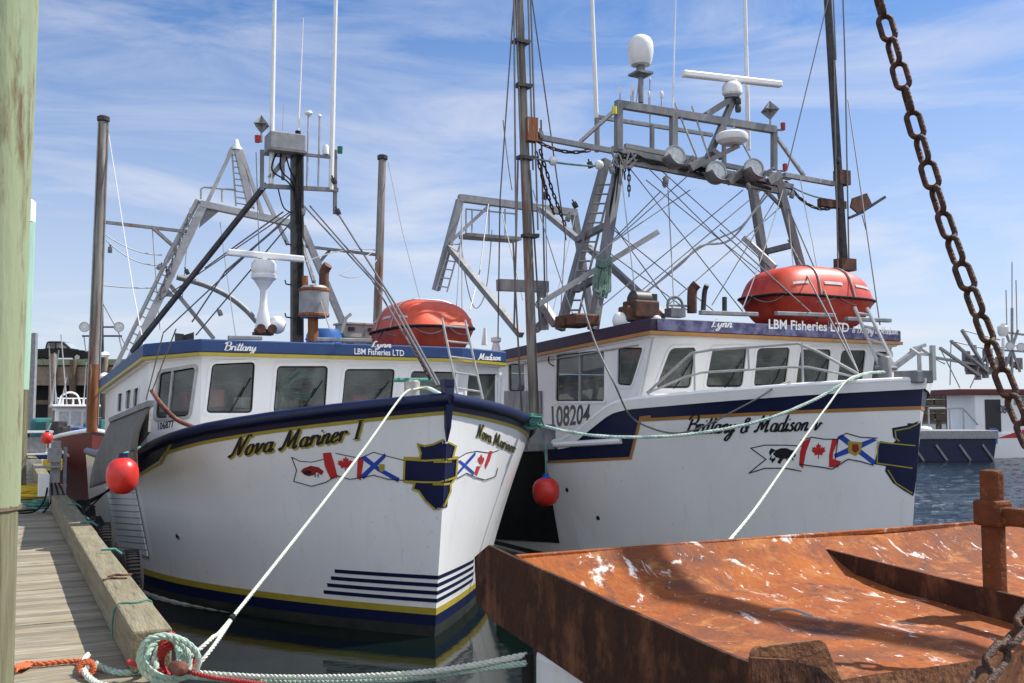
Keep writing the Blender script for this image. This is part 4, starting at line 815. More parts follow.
decal(hB, 'crab_mark', 'ink', bB, [[(776, 450), (781, 448), (787, 448), (791, 450), (793, 455), (790, 458), (782, 459), (776, 457), (773, 454)]]+[[(776, 450), (771, 448), (769, 452), (770, 456), (772, 453)], [(790, 450), (794, 450), (796, 455), (794, 458), (793, 454)], [(776, 457), (771, 459), (772, 463), (775, 460)], [(780, 458), (777, 462), (780, 464), (783, 459)], [(786, 458), (788, 463), (791, 460)], [(790, 457), (794, 461), (793, 458)], [(772, 455), (769, 459), (771, 460)]], .009, 3)
QN = [(685, 434), (822, 430), (824, 414), (688, 415.5)]
script_text('name_lettering', 'ink', bB, 'Brittany & Madison v', QN, H, .007, .165)
for px, py in ((567, 490), (598, 518)):
    p = H(px, py, 0); n = (p-H(px, py, .1)).normalized(); M_ = n.to_track_quat('Z', 'Y').to_matrix()
    MB().lathe([(.0, -.008), (.035, -.008), (.04, 0)], p, M_, 12).build('drain_hole', 'ink', bB)
MB().lathe([(.0, .02), (.05, .02), (.0, .03)], H(928, 379, 0), n=8).build('bow_cap', 'flag_white', bB) if 0 else None
q = MB(); q.box((0, .16, 3.10), (.34, .42, .18)); q.build('bow_block', 'weathered_steel', bB, bevel=.02)
q = MB()
for x in (-.08, .16): q.tube([(x, -.02, 3.05), (x, -.02, 3.42), (x-.0, .12, 3.5)], .03)
q.beam((-.08, -.02, 3.42), (.16, -.02, 3.42), .04); q.box((.16, -.05, 3.3), (.07, .05, .5)); q.build('anchor_frame', 'aluminium', bB)
# wheelhouse, front raked forward at the top
def rzB(u): return 4.06-.045*(u-2.9)
RT = [(-2.72, 2.80), (2.72, 2.80), (2.78, 9.8), (-2.78, 9.8)]
q = MB(); q.prism([(v, u, rzB(u)) for v, u in RT], (0, 0, -.20)); q.build('roof', 'dark_violet', bB, bevel=.015)
q = MB(); q.prism([(v*1.01, u-.03 if u < 4 else u, rzB(u)-.203) for v, u in RT], (0, 0, -.055)); q.build('roof_trim', 'orange_gold', bB)
q = MB(); q.prism([(-2.60, 2.775, rzB(2.8)-.015), (2.70, 2.775, rzB(2.8)-.015), (2.70, 2.775, rzB(2.8)-.19), (-2.60, 2.775, rzB(2.8)-.19)], (0, .02, 0)); q.build('name_board', 'violet_worn', bB)
q = MB(); q.prism([(v*.985, u+.05 if u < 9 else u-.03, rzB(u)-.26) for v, u in RT], (0, 0, -.03)); q.build('headliner', 'cabin_white', bB)
FT, FB = Vector((0, 2.90, 3.80)), Vector((0, 3.30, 2.75)); zt = 3.79; dwn = FB-FT
def fpt(v, z): return Vector((v, FT.y+dwn.y*(FT.z-z)/(FT.z-FB.z), z))
P = Panel(B, bB, FT, (1, 0, 0), -dwn, (0, 1, 0))
for qd in ([(670, 348), (696, 347), (690, 388), (655, 388)], [(712, 348), (747, 347), (742, 387), (705, 387)], [(757, 348), (790, 347), (785, 386), (753, 386)], [(800, 349), (831, 349), (826, 386), (795, 386)], [(841, 350), (866, 350), (861, 386), (836, 385)], [(875, 351), (891, 352), (886, 385), (870, 385)]): P.window(qd, r=.09, wiper=qd[0][0] < 850)
P.wall([fpt(-2.62, zt), fpt(2.62, zt), fpt(2.62, 1.75), fpt(-2.62, 1.75)])
f0 = fpt(-2.62, 1.75)
PS = Panel(B, bB, (-2.63, 3.2, 2), (0, 1, 0), (0, 0, 1), (1, 0, 0))
PS.window([(618.5, 347.5), (644, 347.5), (632, 386), (617.5, 384.5)], r=.08); PS.window([(557, 354), (605, 350), (605, 401), (556, 401)], r=.06, bars=(.5,)); PS.window([(509, 364), (525, 363.5), (525.5, 391), (509, 391)], r=.07)
PS.wall([fpt(-2.63, zt), f0+Vector((-.01, 0, 0)), Vector((-2.63, 9.7, 1.75)), Vector((-2.63, 9.7, rzB(9.7)-.28))], 'wall')
PQ = Panel(B, bB, (2.63, 3.2, 2), (0, 1, 0), (0, 0, 1), (-1, 0, 0)); PQ.wall([fpt(2.63, zt), fpt(2.63, 1.75), Vector((2.63, 9.7, 1.75)), Vector((2.63, 9.7, rzB(9.7)-.28))])
Panel(B, bB, (0, 9.7, 2), (1, 0, 0), (0, 0, 1), (0, -1, 0)).wall([(-2.6, 9.7, 1.75), (2.6, 9.7, 1.75), (2.6, 9.7, 3.45), (-2.6, 9.7, 3.45)], 'bulkhead')
MB().box((0, 6.6, 1.80), (5.1, 6.0, .04)).build('cabin_floor', 'interior', bB); MB().box((0, 3.95, 2.4), (4.9, .45, 1.1)).build('console', 'interior', bB)
for x in (-1.4, .6): MB().box((x, 5.2, 2.6), (.55, .5, .12)).box((x, 5.45, 2.95), (.55, .12, .7)).tube([(x, 5.2, 1.8), (x, 5.2, 2.6)], .06).build('helm_seat', 'interior_wood', bB, bevel=.03)
ZC[bB.name] = 2.96; fit_out(bB, -2.5, 2.5, 4.3, 9.4, 1.85, 3.62, 3.9)
MB().box((-1.2, 8.2, 2.6), (1.6, .5, 1.5)).build('cupboard', 'interior_wood', bB)
q = MB(); q.prism([B.V(504, 391, -2.66), B.V(541, 391, -2.66), B.V(541, 446, -2.66), B.V(504, 446, -2.66)], (.02, 0, 0)); q.build('side_panel', 'weathered_steel', bB)
block_text('registration_number', 'ink', bB, '108204', [(550, 427), (589, 423), (591, 404), (549, 406)], PS.hit, .004, .03)
def rh(x, y, off=0): return B.U(x, y, 2.775)-Vector((0, off, 0))
script_text('roof_lettering', 'lettering_white', bB, 'Lynn', [(711, 327), (733, 327.5), (733, 319), (711, 318.5)], rh, .004, .16)
block_text('roof_lettering', 'lettering_white', bB, 'LBM Fisheries LTD', [(768, 328.5), (849, 332), (849, 323), (768, 319)], rh, .004, .03)
script_text('roof_lettering', 'lettering_white', bB, '& Brittany & Madison', [(852, 332.5), (898, 334.5), (898, 327.5), (852, 325)], rh, .004, .15)
MB().tube([PS.hit(x, 345+(640-x)*.165, .03) for x in (640, 600, 560, 520)], .012, 6).build('drip_rail', 'aluminium', bB)
MB().tube(cr_spline([PS.hit(558, 346, .05), PS.hit(553, 352, .05), PS.hit(551, 362, .05), PS.hit(556, 366, .05)], 4), .012, 6).build('hose', 'rubber', bB)
LB = lambda name, m, x0, y0, u0, x1, y1, u1, r, n=8, s=0: ln(B, bB, name, m, x0, y0, u0, x1, y1, u1, r, n, s)
def GB(name, m, seg, w, h=None):
    for s_ in seg: gbeam(B, bB, name, m, [s_], w, h)
# bow rail, standing on the gunwale
def ong(px, py, inset=.12):
    best = None
    for i in range(0, 600):
        u = i*.01; z = 3.0; v = -(max(0, hB.v(u, 2.8)-inset)); x = proj(B.w((v, u, z)))[0]
        if best is None or abs(x-px) < best[0]: best = (abs(x-px), u, v)
    return B.U(px, py, best[1])
TR = [(647, 393), (694, 351), (760, 346.5), (802, 343), (858, 374)]; MR = [(648, 393), (694, 373), (760, 369), (802, 366), (852, 376)]
q = MB(); q.tube(resample([ong(*p) for p in TR], .3), .021); q.tube(resample([ong(*p) for p in MR], .3), .018)
for x, y0, y1 in ((694, 351, 396), (748, 347, 370), (802, 343, 388), (648, 392, 398)): q.tube([ong(x, y0), ong(x+1, y1)], .017)
q.build('bow_rail', 'aluminium', bB)
U0 = 5.1
seg = lambda *a: a
# lower truss
GB('truss_beam', 'weathered_steel', [(612, 149, U0, 792, 187, U0), (618, 160, U0, 788, 193, U0)], .10); GB('truss_beam', 'galvanized', [(625, 146, U0+.5, 790, 178, U0+.5), (628, 157, U0+.5, 780, 188, U0+.5)], .09)
q = MB()
for k in range(9): x = 622+k*19.5; y = 150+k*4; q.beam(B.U(x, y, U0), B.U(x, y+9, U0), .06); q.beam(B.U(x, y+4, U0), B.U(x+6, y, U0+.5), .05)
q.build('truss_bracing', 'weathered_steel', bB)
q = MB()
random.seed(3)
for k in range(5):
    pts = [B.U(618+i*17, 154+i*3.6+random.uniform(-4, 4), U0-.1) for i in range(10)]; q.tube(cr_spline(pts, 4), .02, 6)
q.build('cable_bundle', 'rubber', bB)
q = MB()
for k in range(4):
    pts = [B.U(612+i*6, 160+random.uniform(-10, 8), U0-.12) for i in range(5)]; q.tube(cr_spline(pts, 4), .022, 6)
q.build('cable_bundle', 'weathered_steel', bB)
# upper frame
GB('frame_beam', 'weathered_steel', [(616, 104, U0, 775, 130, U0)], .12, .14); GB('frame_beam', 'galvanized', [(597, 117, U0+1.0, 712, 135, U0+1.0)], .07)
GB('frame_post', 'weathered_steel', [(618.5, 104, U0, 618.5, 150, U0)], .12); GB('frame_post', 'weathered_steel', [(673.5, 114, U0, 673.5, 150, U0)], .12); GB('frame_post', 'weathered_steel', [(774, 130, U0, 774, 170, U0)], .10)
for x, y0, y1 in ((597, 118, 152), (652, 125, 152), (724, 122, 165)): GB('frame_post', 'weathered_steel', [(x, y0, U0+.9, x, y1, U0+.9)], .07)
GB('frame_brace', 'aluminium', [(580, 142, U0+.5, 613, 112, U0), (777, 138, U0, 804, 176, U0+.2)], .06)
# legs with ladder
GB('gantry_leg', 'weathered_steel', [(620, 158, U0, 593, 330, U0-.2)], .15); GB('gantry_leg', 'weathered_steel', [(606, 160, U0+1.1, 560, 330, U0+1.1)], .15)
GB('gantry_leg', 'weathered_steel', [(751, 178, U0+1.0, 768, 285, U0+1.0)], .15); GB('gantry_leg', 'weathered_steel', [(778, 180, U0, 806, 285, U0-.2)], .14)
GB('cross_member', 'weathered_steel', [(577, 240, U0+1, 605, 226, U0), (576, 290, U0+1, 597, 278, U0), (765, 252, U0+1, 797, 244, U0)], .11); GB('cross_member', 'weathered_steel', [(758, 183, U0, 783, 208, U0)], .06)
ladder(B, bB, B.U(597, 180, 5.7), B.U(564, 325, 5.7), B.U(612, 180, 5.5), B.U(576, 325, 5.5), 15, 'weathered_steel', .022)
GB('boom', 'aluminium', [(536, 306, 5.6, 658, 232, 4.9)], .10); GB('boom', 'aluminium', [(744, 238, 5.2, 775, 267, 4.6)], .10); GB('boom', 'weathered_steel', [(541, 209, 8.6, 609, 265, 5.6), (609, 265, 5.6, 664, 316, 4.2)], .11)
# aerials
LB('whip_antenna', 'white_plastic', 590, -60, U0+1, 597.5, 146, U0+1, [.034, .05]); LB('whip_antenna', 'white_plastic', 677, -40, U0, 672.5, 108, U0, [.008, .018]); LB('whip_antenna', 'white_plastic', 743.5, -70, U0+.5, 748.5, 150, U0+.5, [.032, .048])
for x0, y0, x1, y1 in ((675, 103, 698, 160), (692, 106, 712, 166), (726, 112, 758, 172)): LB('stay_rod', 'aluminium', x0, y0, U0, x1, y1, U0-.1, .02)
for x, y, y1, r in ((620, 90, 104, .022), (631, 93, 106, .02), (633, 89, 105, .03), (649, 94, 108, .022), (661.5, 94, 112, .035), (650, 80, 125, .012)):
    p = LB('sensor_stalk', 'aluminium', x, y, U0, x, y1, U0, .013); MB().lathe([(r*.6, -.07), (r, -.03), (r, .03), (r*.6, .05), (0, .06)], B.U(x, y, U0)).build('sensor_head', 'white_plastic', p)
c = B.U(640.5, 50, U0); MB().lathe([(.10, -.30), (.18, -.29), (.215, -.20), (.24, -.06), (.24, .06), (.225, .15), (.18, .22), (.11, .265), (0, .28)], c, n=28).build('satellite_dome', 'white_plastic', bB)
MB().lathe([(.05, -1.0), (.05, -.52), (.09, -.52), (.075, -.28)], c).box(c-Vector((0, 0, .46)), (.34, .34, .04)).build('dome_pedestal', 'weathered_steel', bB)
c = B.U(732, 89, U0); MB().lathe([(.12, -.15), (.19, -.1), (.2, .02), (.16, .1), (.1, .13), (.1, .18)], c).build('radar_drum', 'white_plastic', bB)
a_, b_ = B.U(682.5, 73.5, U0), B.U(781, 84.5, U0); MB().beam(a_, b_, .13, .13).build('radar_bar', 'white_plastic', bB, bevel=.03)
GB('radar_arm', 'weathered_steel', [(733, 98, U0, 706, 115, U0), (734, 98, U0, 707, 160, U0)], .11); MB().lathe([(.15, -.03), (.15, .03), (0, .03)], B.U(732, 97, U0)).build('radar_plate', 'weathered_steel', bB)
MB().lathe([(.05, -.14), (.06, -.1), (.06, -.02), (.045, 0), (.06, .02), (.06, .12), (0, .14)], B.U(738, 105, U0-.1)).build('signal_light', 'black_steel', bB)
c = B.U(732, 138, U0-.3); MB().lathe([(.2, -.12), (.29, -.06), (.31, 0), (.30, .06), (.24, .10), (.1, .125), (0, .13)], c, n=28).build('radome', 'white_plastic', bB)
GB('radome_bracket', 'weathered_steel', [(700, 165, U0-.2, 738, 146, U0-.3), (712, 150, U0-.2, 722, 158, U0-.2)], .09)
reflector(B, bB, 770, 110.5, U0, .20)
for x, y, m_ in ((783, 127, 'red_lens'), (785, 168, 'red_lens'), (614.5, 111, 'amber')): MB().lathe([(.045, -.06), (.05, .08), (0, .1)], B.U(x, y, U0-.05)).build('navigation_light', m_, bB)
def flood(fr, root, px, py, u, r, shield=True, tilt=-25):
    c = fr.U(px, py, u); M_ = Matrix.Rotation(R(-14), 3, 'Z') @ Matrix.Rotation(R(90-tilt*0), 3, 'X')
    f = MB().lathe([(0, -.16), (r*.6, -.14), (r, -.03), (r*1.02, 0), (r*1.02, .03), (r*.88, .03), (r*.88, .01)], c, M_, 24).build('flood_light', 'aluminium', root)
    MB().lathe([(0, .008), (r*.87, .012)], c, M_, 24).build('lamp_glass', 'lamp_glass', f)
    MB().box(c+M_ @ Vector((0, 0, .0)), (r*.5, .03, r*.45)).build('bulb', 'white_plastic', f)
    if shield:
        q = MB(); G = [[c+M_ @ Vector((r*1.12*math.cos(R(a)), r*1.12*math.sin(R(a)), z)) for z in (-.05, .36)] for a in range(190, 351, 10)]
        q.grid(G); q.build('shade', 'weathered_steel', f, solid=.012)
    return f
for x, y in ((674.6, 156.5), (716, 172), (753.5, 169)): flood(B, bB, x, y, U0-.35, .205)
GB('lamp_bracket', 'weathered_steel', [(690, 168, U0-.2, 704, 160, U0-.2), (728, 182, U0-.2, 742, 172, U0-.2), (768, 182, U0-.2, 780, 174, U0-.2)], .10, .14)
# poles and their struts
pole(B, bB, 517, -60, 535, 440, 5.3, .088, None, m='pole_steel'); pole(B, bB, 824, -60, 846, 300, 5.2, .088, None, m='black_steel')
for x, y in ((521, 42), (523, 86), (525, 158), (530, 236)): MB().box(B.U(x, y, 5.25), (.28, .17, .06)).tube([B.U(x-7, y, 5.25), B.U(x+9, y-1, 5.25)], .03).build('pole_bracket', 'black_steel', bB)
MB().box(B.U(531, 130, 5.2), (.2, .16, .42)).build('pole_bracket', 'pole_rust', bB); MB().box(B.U(538, 436, 5.25), (.5, .35, .4)).box(B.U(538, 446, 5.2), (.6, .4, .1)).build('pole_foot', 'weathered_steel', bB)
for a in ((513.5, -40, 513, 240), (515, -40, 518, 160), (527, -40, 530, 170), (529.5, -40, 535, 230)): LB('pole_line', 'cable', a[0], a[1], 5.2, a[2]+3, a[3], 5.2, .018, 6)
for a in ((514, 0, 5.2, 500, 200, 5.4), (500, 200, 5.4, 497, 400, 8), (532, 0, 5.2, 560, 200, 5.5), (560, 200, 5.5, 566, 240, 6)): LB('pole_line', 'cable', *a, .014, 6)
for a in ((513, 240, 522, 420), (518, 160, 514, 330), (530, 170, 540, 330), (541, 120, 545, 300)): LB('pole_line', 'cable', a[0], a[1], 5.2, a[2], a[3], 5.6, .018, 6)
GB('pole_strut', 'galvanized', [(532, 136, 5.3, 612, 151, U0), (784, 175, U0, 834, 184, 5.2)], .09); q = MB()
chain_mb(q, [B.U(536, 152, 5.2), B.U(543, 180, 5.3), B.U(554, 214, 5.6)], .13, .013, .07); chain_mb(q, [B.U(540, 150, 5.2), B.U(552, 190, 5.4), B.U(565, 225, 5.8)], .13, .013, .07); chain_mb(q, sag(B.U(534, 139, 5.2), B.U(590, 150, 5.1), .12), .14, .015, .08); q.build('chain', 'chain_rust', bB)
q = MB(); chain_mb(q, sag(B.U(786, 182, U0), B.U(836, 206, 5.2), .25), .14, .018, .08); chain_mb(q, [B.U(629, 165, U0), B.U(629, 196, U0)], .12, .014, .07); chain_mb(q, [B.U(624, 165, U0), B.U(625, 180, U0)], .12, .014, .07); q.build('chain', 'black_steel', bB)
MB().tube(sag(B.U(533, 158, 5.2), B.U(605, 166, U0), .04), .018, 6).build('pole_lashing', 'rope_sage', bB); MB().tube(sag(B.U(790, 186, U0), B.U(832, 200, 5.2), .05), .018, 6).build('pole_lashing', 'rope_sage', bB); GB('lamp_arm', 'weathered_steel', [(775, 130, U0, 783, 130, U0-.05), (777, 171, U0, 785, 171, U0-.05)], .035)
MB().ball(B.U(553, 161, 5.2), .085).build('float', 'white_plastic', bB); MB().ball(B.U(599, 165, U0), .085).build('float', 'white_plastic', bB)
for x, y, sz in ((832, 204, (.7, .12, .16)), (842, 178, (.3, .2, .3)), (845, 265, (.4, .25, .25))): MB().box(B.U(x, y, 5.2), sz).build('pole_bracket', 'exhaust_rust', bB)
q = MB(); q.prism([B.U(853, 198, 5.0), B.U(867, 193, 5.0), B.U(872, 204, 5.0), B.U(858, 213, 5.0), B.U(851, 207, 5.0)], (0, .04, 0)); q.build('steel_flag', 'exhaust_rust', bB); GB('arm', 'black_steel', [(849, 218, 5.0, 863, 212, 5.0), (860, 213, 5.0, 885, 197, 5.0)], .05)
for a in ((832, -30, 836, 60), (834, 60, 838, 268), (845, 60, 849, 268), (842, -30, 845, 60)): LB('pole_line', 'cable', a[0], a[1], 5.1, a[2], a[3], 5.1, .016, 6)
LB('pole_line', 'cable', 828, 0, 5.1, 787, 170, 5.1, .012, 6); LB('pole_line', 'cable', 852, 0, 4.9, 888, 345, 3.0, .012, 6) if 0 else LB('pole_line', 'cable', 848, 100, 4.9, 880, 325, 3.0, .012, 6)
LB('pole_line', 'cable', 862, 215, 5, 866, 230, 5, .01, 6)
# rigging between the gantry legs
for a in [(628, 166, 743, 312), (640, 160, 760, 279), (655, 165, 840, 330), (646, 180, 812, 314), (606, 215, 680, 318), (700, 165, 590, 262), (743, 190, 597, 310), (766, 186, 628, 302), (776, 199, 712, 305), (606, 247, 661, 191), (783, 205, 668, 305), (690, 190, 607, 246), (604, 222, 715, 312), (600, 246, 690, 312)]:
    LB('stay', 'cable', a[0], a[1], U0, a[2], a[3], U0-.6, .0105, 6)
LB('stay', 'cable_pale', 668, 190, U0, 674, 305, U0-.6, .012, 6)
q = MB(); q.tube(cr_spline([B.U(775, 186, U0), B.U(757, 208, U0), B.U(730, 240, U0), B.U(700, 246, U0), B.U(680, 265, U0), B.U(632, 303, U0)], 6), .02, 6); q.tube(cr_spline([B.U(766, 192, U0), B.U(742, 226, U0), B.U(712, 241, U0), B.U(694, 252, U0), B.U(672, 270, U0), B.U(640, 298, U0)], 6), .018, 6); q.build('loose_line', 'cable_pale', bB)
for a in [(785, 200, U0, 824, 290, 3.6), (824, 290, 3.6, 858, 372, .8), (720, 230, U0, 818, 319, 3), (788, 240, U0, 858, 372, .8)]: LB('forestay', 'cable', *a, .014, 6)
MB().tube(cr_spline([B.U(581, 300, 4.6), B.U(596, 345, 2.9), B.U(615, 385, 2.2), H(638, 411, .25), H(660, 424, .25), H(685, 428, .25), H(710, 421, .22), H(735, 408, .2), H(760, 395, .16), ong(775, 387, -.05), ong(790, 381, .2)], 6), .014, 6).build('loose_line', 'cable', bB)
# coil of green line hung on the gantry leg
q = MB(); random.seed(31)
for k in range(13):
    x, y = 602+random.uniform(-5, 6), 262; q.tube(cr_spline([B.U(x, y+random.uniform(-3, 3), U0-.2), B.U(x-random.uniform(1, 5), y+12, U0-.25), B.U(x-random.uniform(0, 6), y+random.uniform(20, 32), U0-.22), B.U(x+random.uniform(0, 3), y+random.uniform(28, 36), U0-.25), B.U(x+random.uniform(2, 7), y+15, U0-.2), B.U(x+random.uniform(0, 4), y, U0-.22)], 5), .016, 5)
for k in range(4): q.tube(cr_spline([B.U(596, 258+2*k, U0-.25), B.U(603, 261+2*k, U0-.3), B.U(611, 257+2*k, U0-.25)], 4), .018, 5)
q.build('hung_line', 'rope_sage', bB)
# roof clutter
MB().tube(cr_spline([B.U(692, 313, 4), B.U(692, 296, 4), B.U(693, 289, 4), B.U(697, 284, 3.95)], 4), .085, 12).build('exhaust_pipe', 'exhaust_rust', bB); MB().tube(cr_spline([B.U(703, 313, 4), B.U(704, 298, 4), B.U(705, 290, 4), B.U(707, 285, 3.95)], 4), .045, 12).build('exhaust_pipe', 'black_steel', bB)
for x0, x1, y0 in ((700, 757, 312.5), (776, 834, 313.5), (846, 890, 319)): MB().beam(B.U(x0, y0, 3.0), B.U(x1, y0+(x1-x0)*.035, 3.0), .09, .07).build('light_bar', 'galvanized', bB, bevel=.01)
q = MB(); q.box(B.U(641, 310, 4), (.5, .4, .3)); q.box(B.U(630, 314, 4), (.3, .3, .25)); q.build('winch_housing', 'exhaust_rust', bB, bevel=.03); MB().lathe([(.1, -.2), (.16, -.15), (.16, .15), (.1, .2)], B.U(640, 300, 4), Matrix.Rotation(R(90), 3, 'Y')).box(B.U(650, 300, 4), (.2, .15, .2)).build('winch_drum', 'black_steel', bB)
MB().ball(B.U(620, 321, 4), .13, sq=(1, 1, 1.2)).build('white_dome', 'white_plastic', bB); MB().ball(B.U(657, 320, 3.6), .08).build('vent_cap', 'white_plastic', bB)
q = MB(); q.tube([tuple(B.U(675, 306, 4)+Vector((.16*math.cos(a/16*6.283), 0, .16*math.sin(a/16*6.283)))) for a in range(16)], .025, 6, closed=True); q.tube([B.U(667, 305, 4), B.U(687, 306, 4)], .02); q.box(B.U(675, 313, 4), (.3, .2, .15)); q.build('line_hauler', 'weathered_steel', bB)
GB('stub_post', 'black_steel', [(724.5, 297, 4, 724.5, 314, 4)], .06)
MB().box(B.U(571, 322, 5), (.5, .3, .2)).box(B.U(583, 320, 4.6), (.5, .3, .2)).build('deck_gear', 'exhaust_rust', bB, bevel=.03)
ladder(B, bB, B.U(854.5, 307, 2.7), B.U(882, 372, 2.2), B.U(867, 308, 2.6), B.U(901, 380, 1.9), 5, 'aluminium', .03)
MB().lathe([(.1, -.5), (.1, .2), (.07, .24), (0, .24)], B.U(885, 372, .95)).tube([B.U(876, 367, .95), B.U(896, 368, .95)], .03).build('samson_post', 'weathered_steel', bB)
GB('davit_arm', 'galvanized', [(893, 368, 1.0, 920, 348, 1.0)], .08); GB('davit_arm', 'aluminium', [(912, 349, 1.0, 925, 345, 1.0)], .05)
# aft frame
UA = 11.5
GB('aft_beam', 'galvanized', [(459, 198, UA, 576, 213, UA)], .17); GB('aft_leg', 'galvanized', [(460, 200, UA, 436, 290, UA)], .16); GB('aft_leg', 'weathered_steel', [(574, 213, UA, 592, 320, UA)], .15)
GB('aft_brace', 'weathered_steel', [(448, 246, UA, 521, 335, UA-3)], .13); GB('aft_brace', 'aluminium', [(447, 245, UA, 490, 205, UA)], .07)
GB('aft_platform', 'weathered_steel', [(463, 236, UA, 517, 240, UA)], .5, .08)
q = MB()
for x in (466, 472, 489, 505): q.tube([B.U(x, 236, UA), B.U(x, 209, UA)], .02)
q.tube([B.U(466, 209, UA), B.U(516, 214, UA)], .02); q.build('platform_rail', 'aluminium', bB)
ladder(B, bB, B.U(452, 240, UA-.1), B.U(436, 290, UA-.1), B.U(461, 240, UA-.1), B.U(447, 292, UA-.1), 6, r=.02)
GB('sorting_arm', 'weathered_steel', [(498, 285, 7, 547, 287, 7)], .16, .22); GB('sorting_arm', 'weathered_steel', [(541, 287, 7, 544, 330, 7), (540, 300, 7, 556, 325, 6.6), (549, 318, 7, 535, 330, 7)], .14)
for a in ((489, 199, 480, 270), (480, 270, 470, 310), (462, 205, 462, 330), (500, 205, 523, 300)): LB('stay', 'cable_pale', a[0], a[1], UA, a[2], a[3], UA-1, .014, 6)
MB().tube(cr_spline([B.U(461, 240, UA), B.U(466, 280, UA), B.U(475, 308, UA), B.U(486, 290, UA), B.U(492, 230, UA)], 6), .014, 6).build('loose_line', 'cable_pale', bB)
MB().lathe([(.1, -.14), (.06, .02), (.1, .05), (.1, .12), (0, .14)], B.U(496, 344, 7.2)).build('roof_lamp', 'white_plastic', bB); LB('antenna_base', 'white_plastic', 485, 328, 8, 484.5, 345, 8, [.03, .07])
raft('life_raft', B, (1.94, 4.3, 4.08), 2.72, 1.5, 1.27, R(2), 'raft_red', 'bright red life raft shell strapped on the violet roof of the outer boat', .16)
p = B.V(546, 491.5, -3.62); fender(B, p, .225, .48, 'buoy_red', 'fender', 'round red ball fender with blue cap hanging from a rope between the two hulls', B.V(545.5, 444, -3.42), 'flag_blue')

blocks(B, bB, [(666, 180, 5), (590, 165, 6), (568, 218, 6), (541, 135, 5.2), (612, 170, 5), (748, 186, 5), (792, 195, 5), (838, 160, 5.1), (575, 205, 6.5), (545, 196, 5.5), (665, 184, 5.1)], .085)
for x0, y0, u0, x1, y1, u1 in ((566, 222, 6, 560, 320, 6), (545, 180, 5.4, 548, 330, 6), (786, 190, 5.1, 800, 330, 4), (800, 176, 5.1, 812, 240, 4.6), (812, 240, 4.6, 830, 330, 3.6), (640, 62, 5.1, 636, 104, 5.1), (620, 160, 5, 640, 330, 4), (462, 210, 11, 455, 330, 10), (575, 215, 11, 548, 330, 10), (503, 120, 5.3, 512, 190, 6), (533, 190, 5.2, 575, 320, 5), (783, 190, 5, 742, 310, 4.2)): MB().tube(sag(B.U(x0, y0, u0), B.U(x1, y1, u1), .08), .010, 5).build('stay', 'cable_pale', bB)
q = MB()
for k in range(4): q.tube(cr_spline([B.U(619+random.uniform(-3, 3), 160, U0-.1), B.U(613+random.uniform(-3, 3), 200, U0-.12), B.U(604+random.uniform(-3, 3), 260, U0-.13), B.U(596+random.uniform(-2, 2), 320, U0-.25)], 6), .014, 6)
q.build('cable_bundle', 'rubber', bB)
# ================================================================== dock
D = Frame(-2.03, 6.07); DZ = 1.05
dk = empty('dock', D.o, AX, 'weathered plank dock with a kerb timber along its water side, left of the boats', 'dock')
random.seed(11); rows = {m_: MB() for m_ in ('wood_plank', 'wood_plank_pale', 'wood_plank_dark')}; y = -5.0
while y < 34:
    m_ = random.choice(['wood_plank', 'wood_plank', 'wood_plank_pale', 'wood_plank_dark', 'wood_plank_pale']); w = .142
    rows[m_].box((-2.55+random.uniform(-.01, .01), y, DZ-.025+random.uniform(-.003, .003)), (5.0, w-.005, .05), rz=random.uniform(-.0012, .0012)); y += w
for m_, q in rows.items(): q.build('decking', m_, dk, bevel=.004)
random.seed(5); y = 0.0
for L_ in (5.2, 4.6, 5.5, 5.0, 5.0, 5.0):
    MB().box((-.11+random.uniform(-.01, .01), y+L_/2, DZ+.135+random.uniform(-.012, .012)), (.225, L_-.01, .25)).build('kerb_timber', 'kerb_wood', dk, bevel=.015); y += L_
MB().box((-.15, 14.5, DZ-.19), (.18, 39, .28)).box((-4.8, 14.5, DZ-.19), (.18, 39, .28)).box((-2.5, 14.5, DZ-.19), (.18, 39, .28)).build('stringer', 'old_wood', dk)
for k in range(9): MB().tube([(-.2 if k % 1 == 0 else -4.6, -3+4.6*k, -1.5), (-.2, -3+4.6*k, DZ-.06)], .15, 12).build('support_pile', 'old_wood', dk)
q = MB()
for x_, y_, a_ in ((-.08, 2.15, .3), (-.13, 2.0, -.4)):
    q = MB(); q.tube(cr_spline([(x_-.08, y_-.02, DZ+.268), (x_-.03, y_+.03, DZ+.272), (x_+.03, y_, DZ+.27), (x_+.09, y_+.03*a_, DZ+.268)], 5), .012, 6); q.build('steel_strap', 'exhaust_rust', dk)
MB().tube(cr_spline([(-.24, .95, DZ+.05), (-.235, .95, DZ+.2), (-.2, .93, DZ+.268), (-.1, .9, DZ+.272), (.0, .93, DZ+.268), (.025, .94, DZ+.1)], 4), .007, 6).build('tied_cord', 'flag_blue' if 0 else 'rope_teal', dk)
# foreground piling and a second one further on
o = empty('piling', (-2.385, 4.5, 0), 0, 'big pale green round piling at the very left, brown towards its foot, nearest the camera', 'piling', 'pilings along the dock')
def rough(q_r, z0, z1, n=26, m=24, amp=.006):
    G = []; 
    for i in range(m+1):
        z = z0+(z1-z0)*i/m; G.append([(r_*math.cos(a), r_*math.sin(a), z) for k in range(n+1) for a in [2*math.pi*k/n] for r_ in [q_r+amp*math.sin(3*a+z*1.3)+amp*.6*math.sin(7*a+1)]])
    return MB().grid(G)
rough(.178, 2.18, 7.5).build('shaft', 'pile_green', o); rough(.170, -1.5, 2.18).build('lower_shaft', 'pile_brown', o); MB().lathe([(.172, 2.16), (.181, 2.165), (.181, 2.185), (.172, 2.19)], n=26).build('joint', 'old_wood', o)
o = empty('piling', (-8.86, 18, 0), 0, 'slimmer mint green piling with a white top, standing behind the big one at the left', 'piling', 'pilings along the dock')
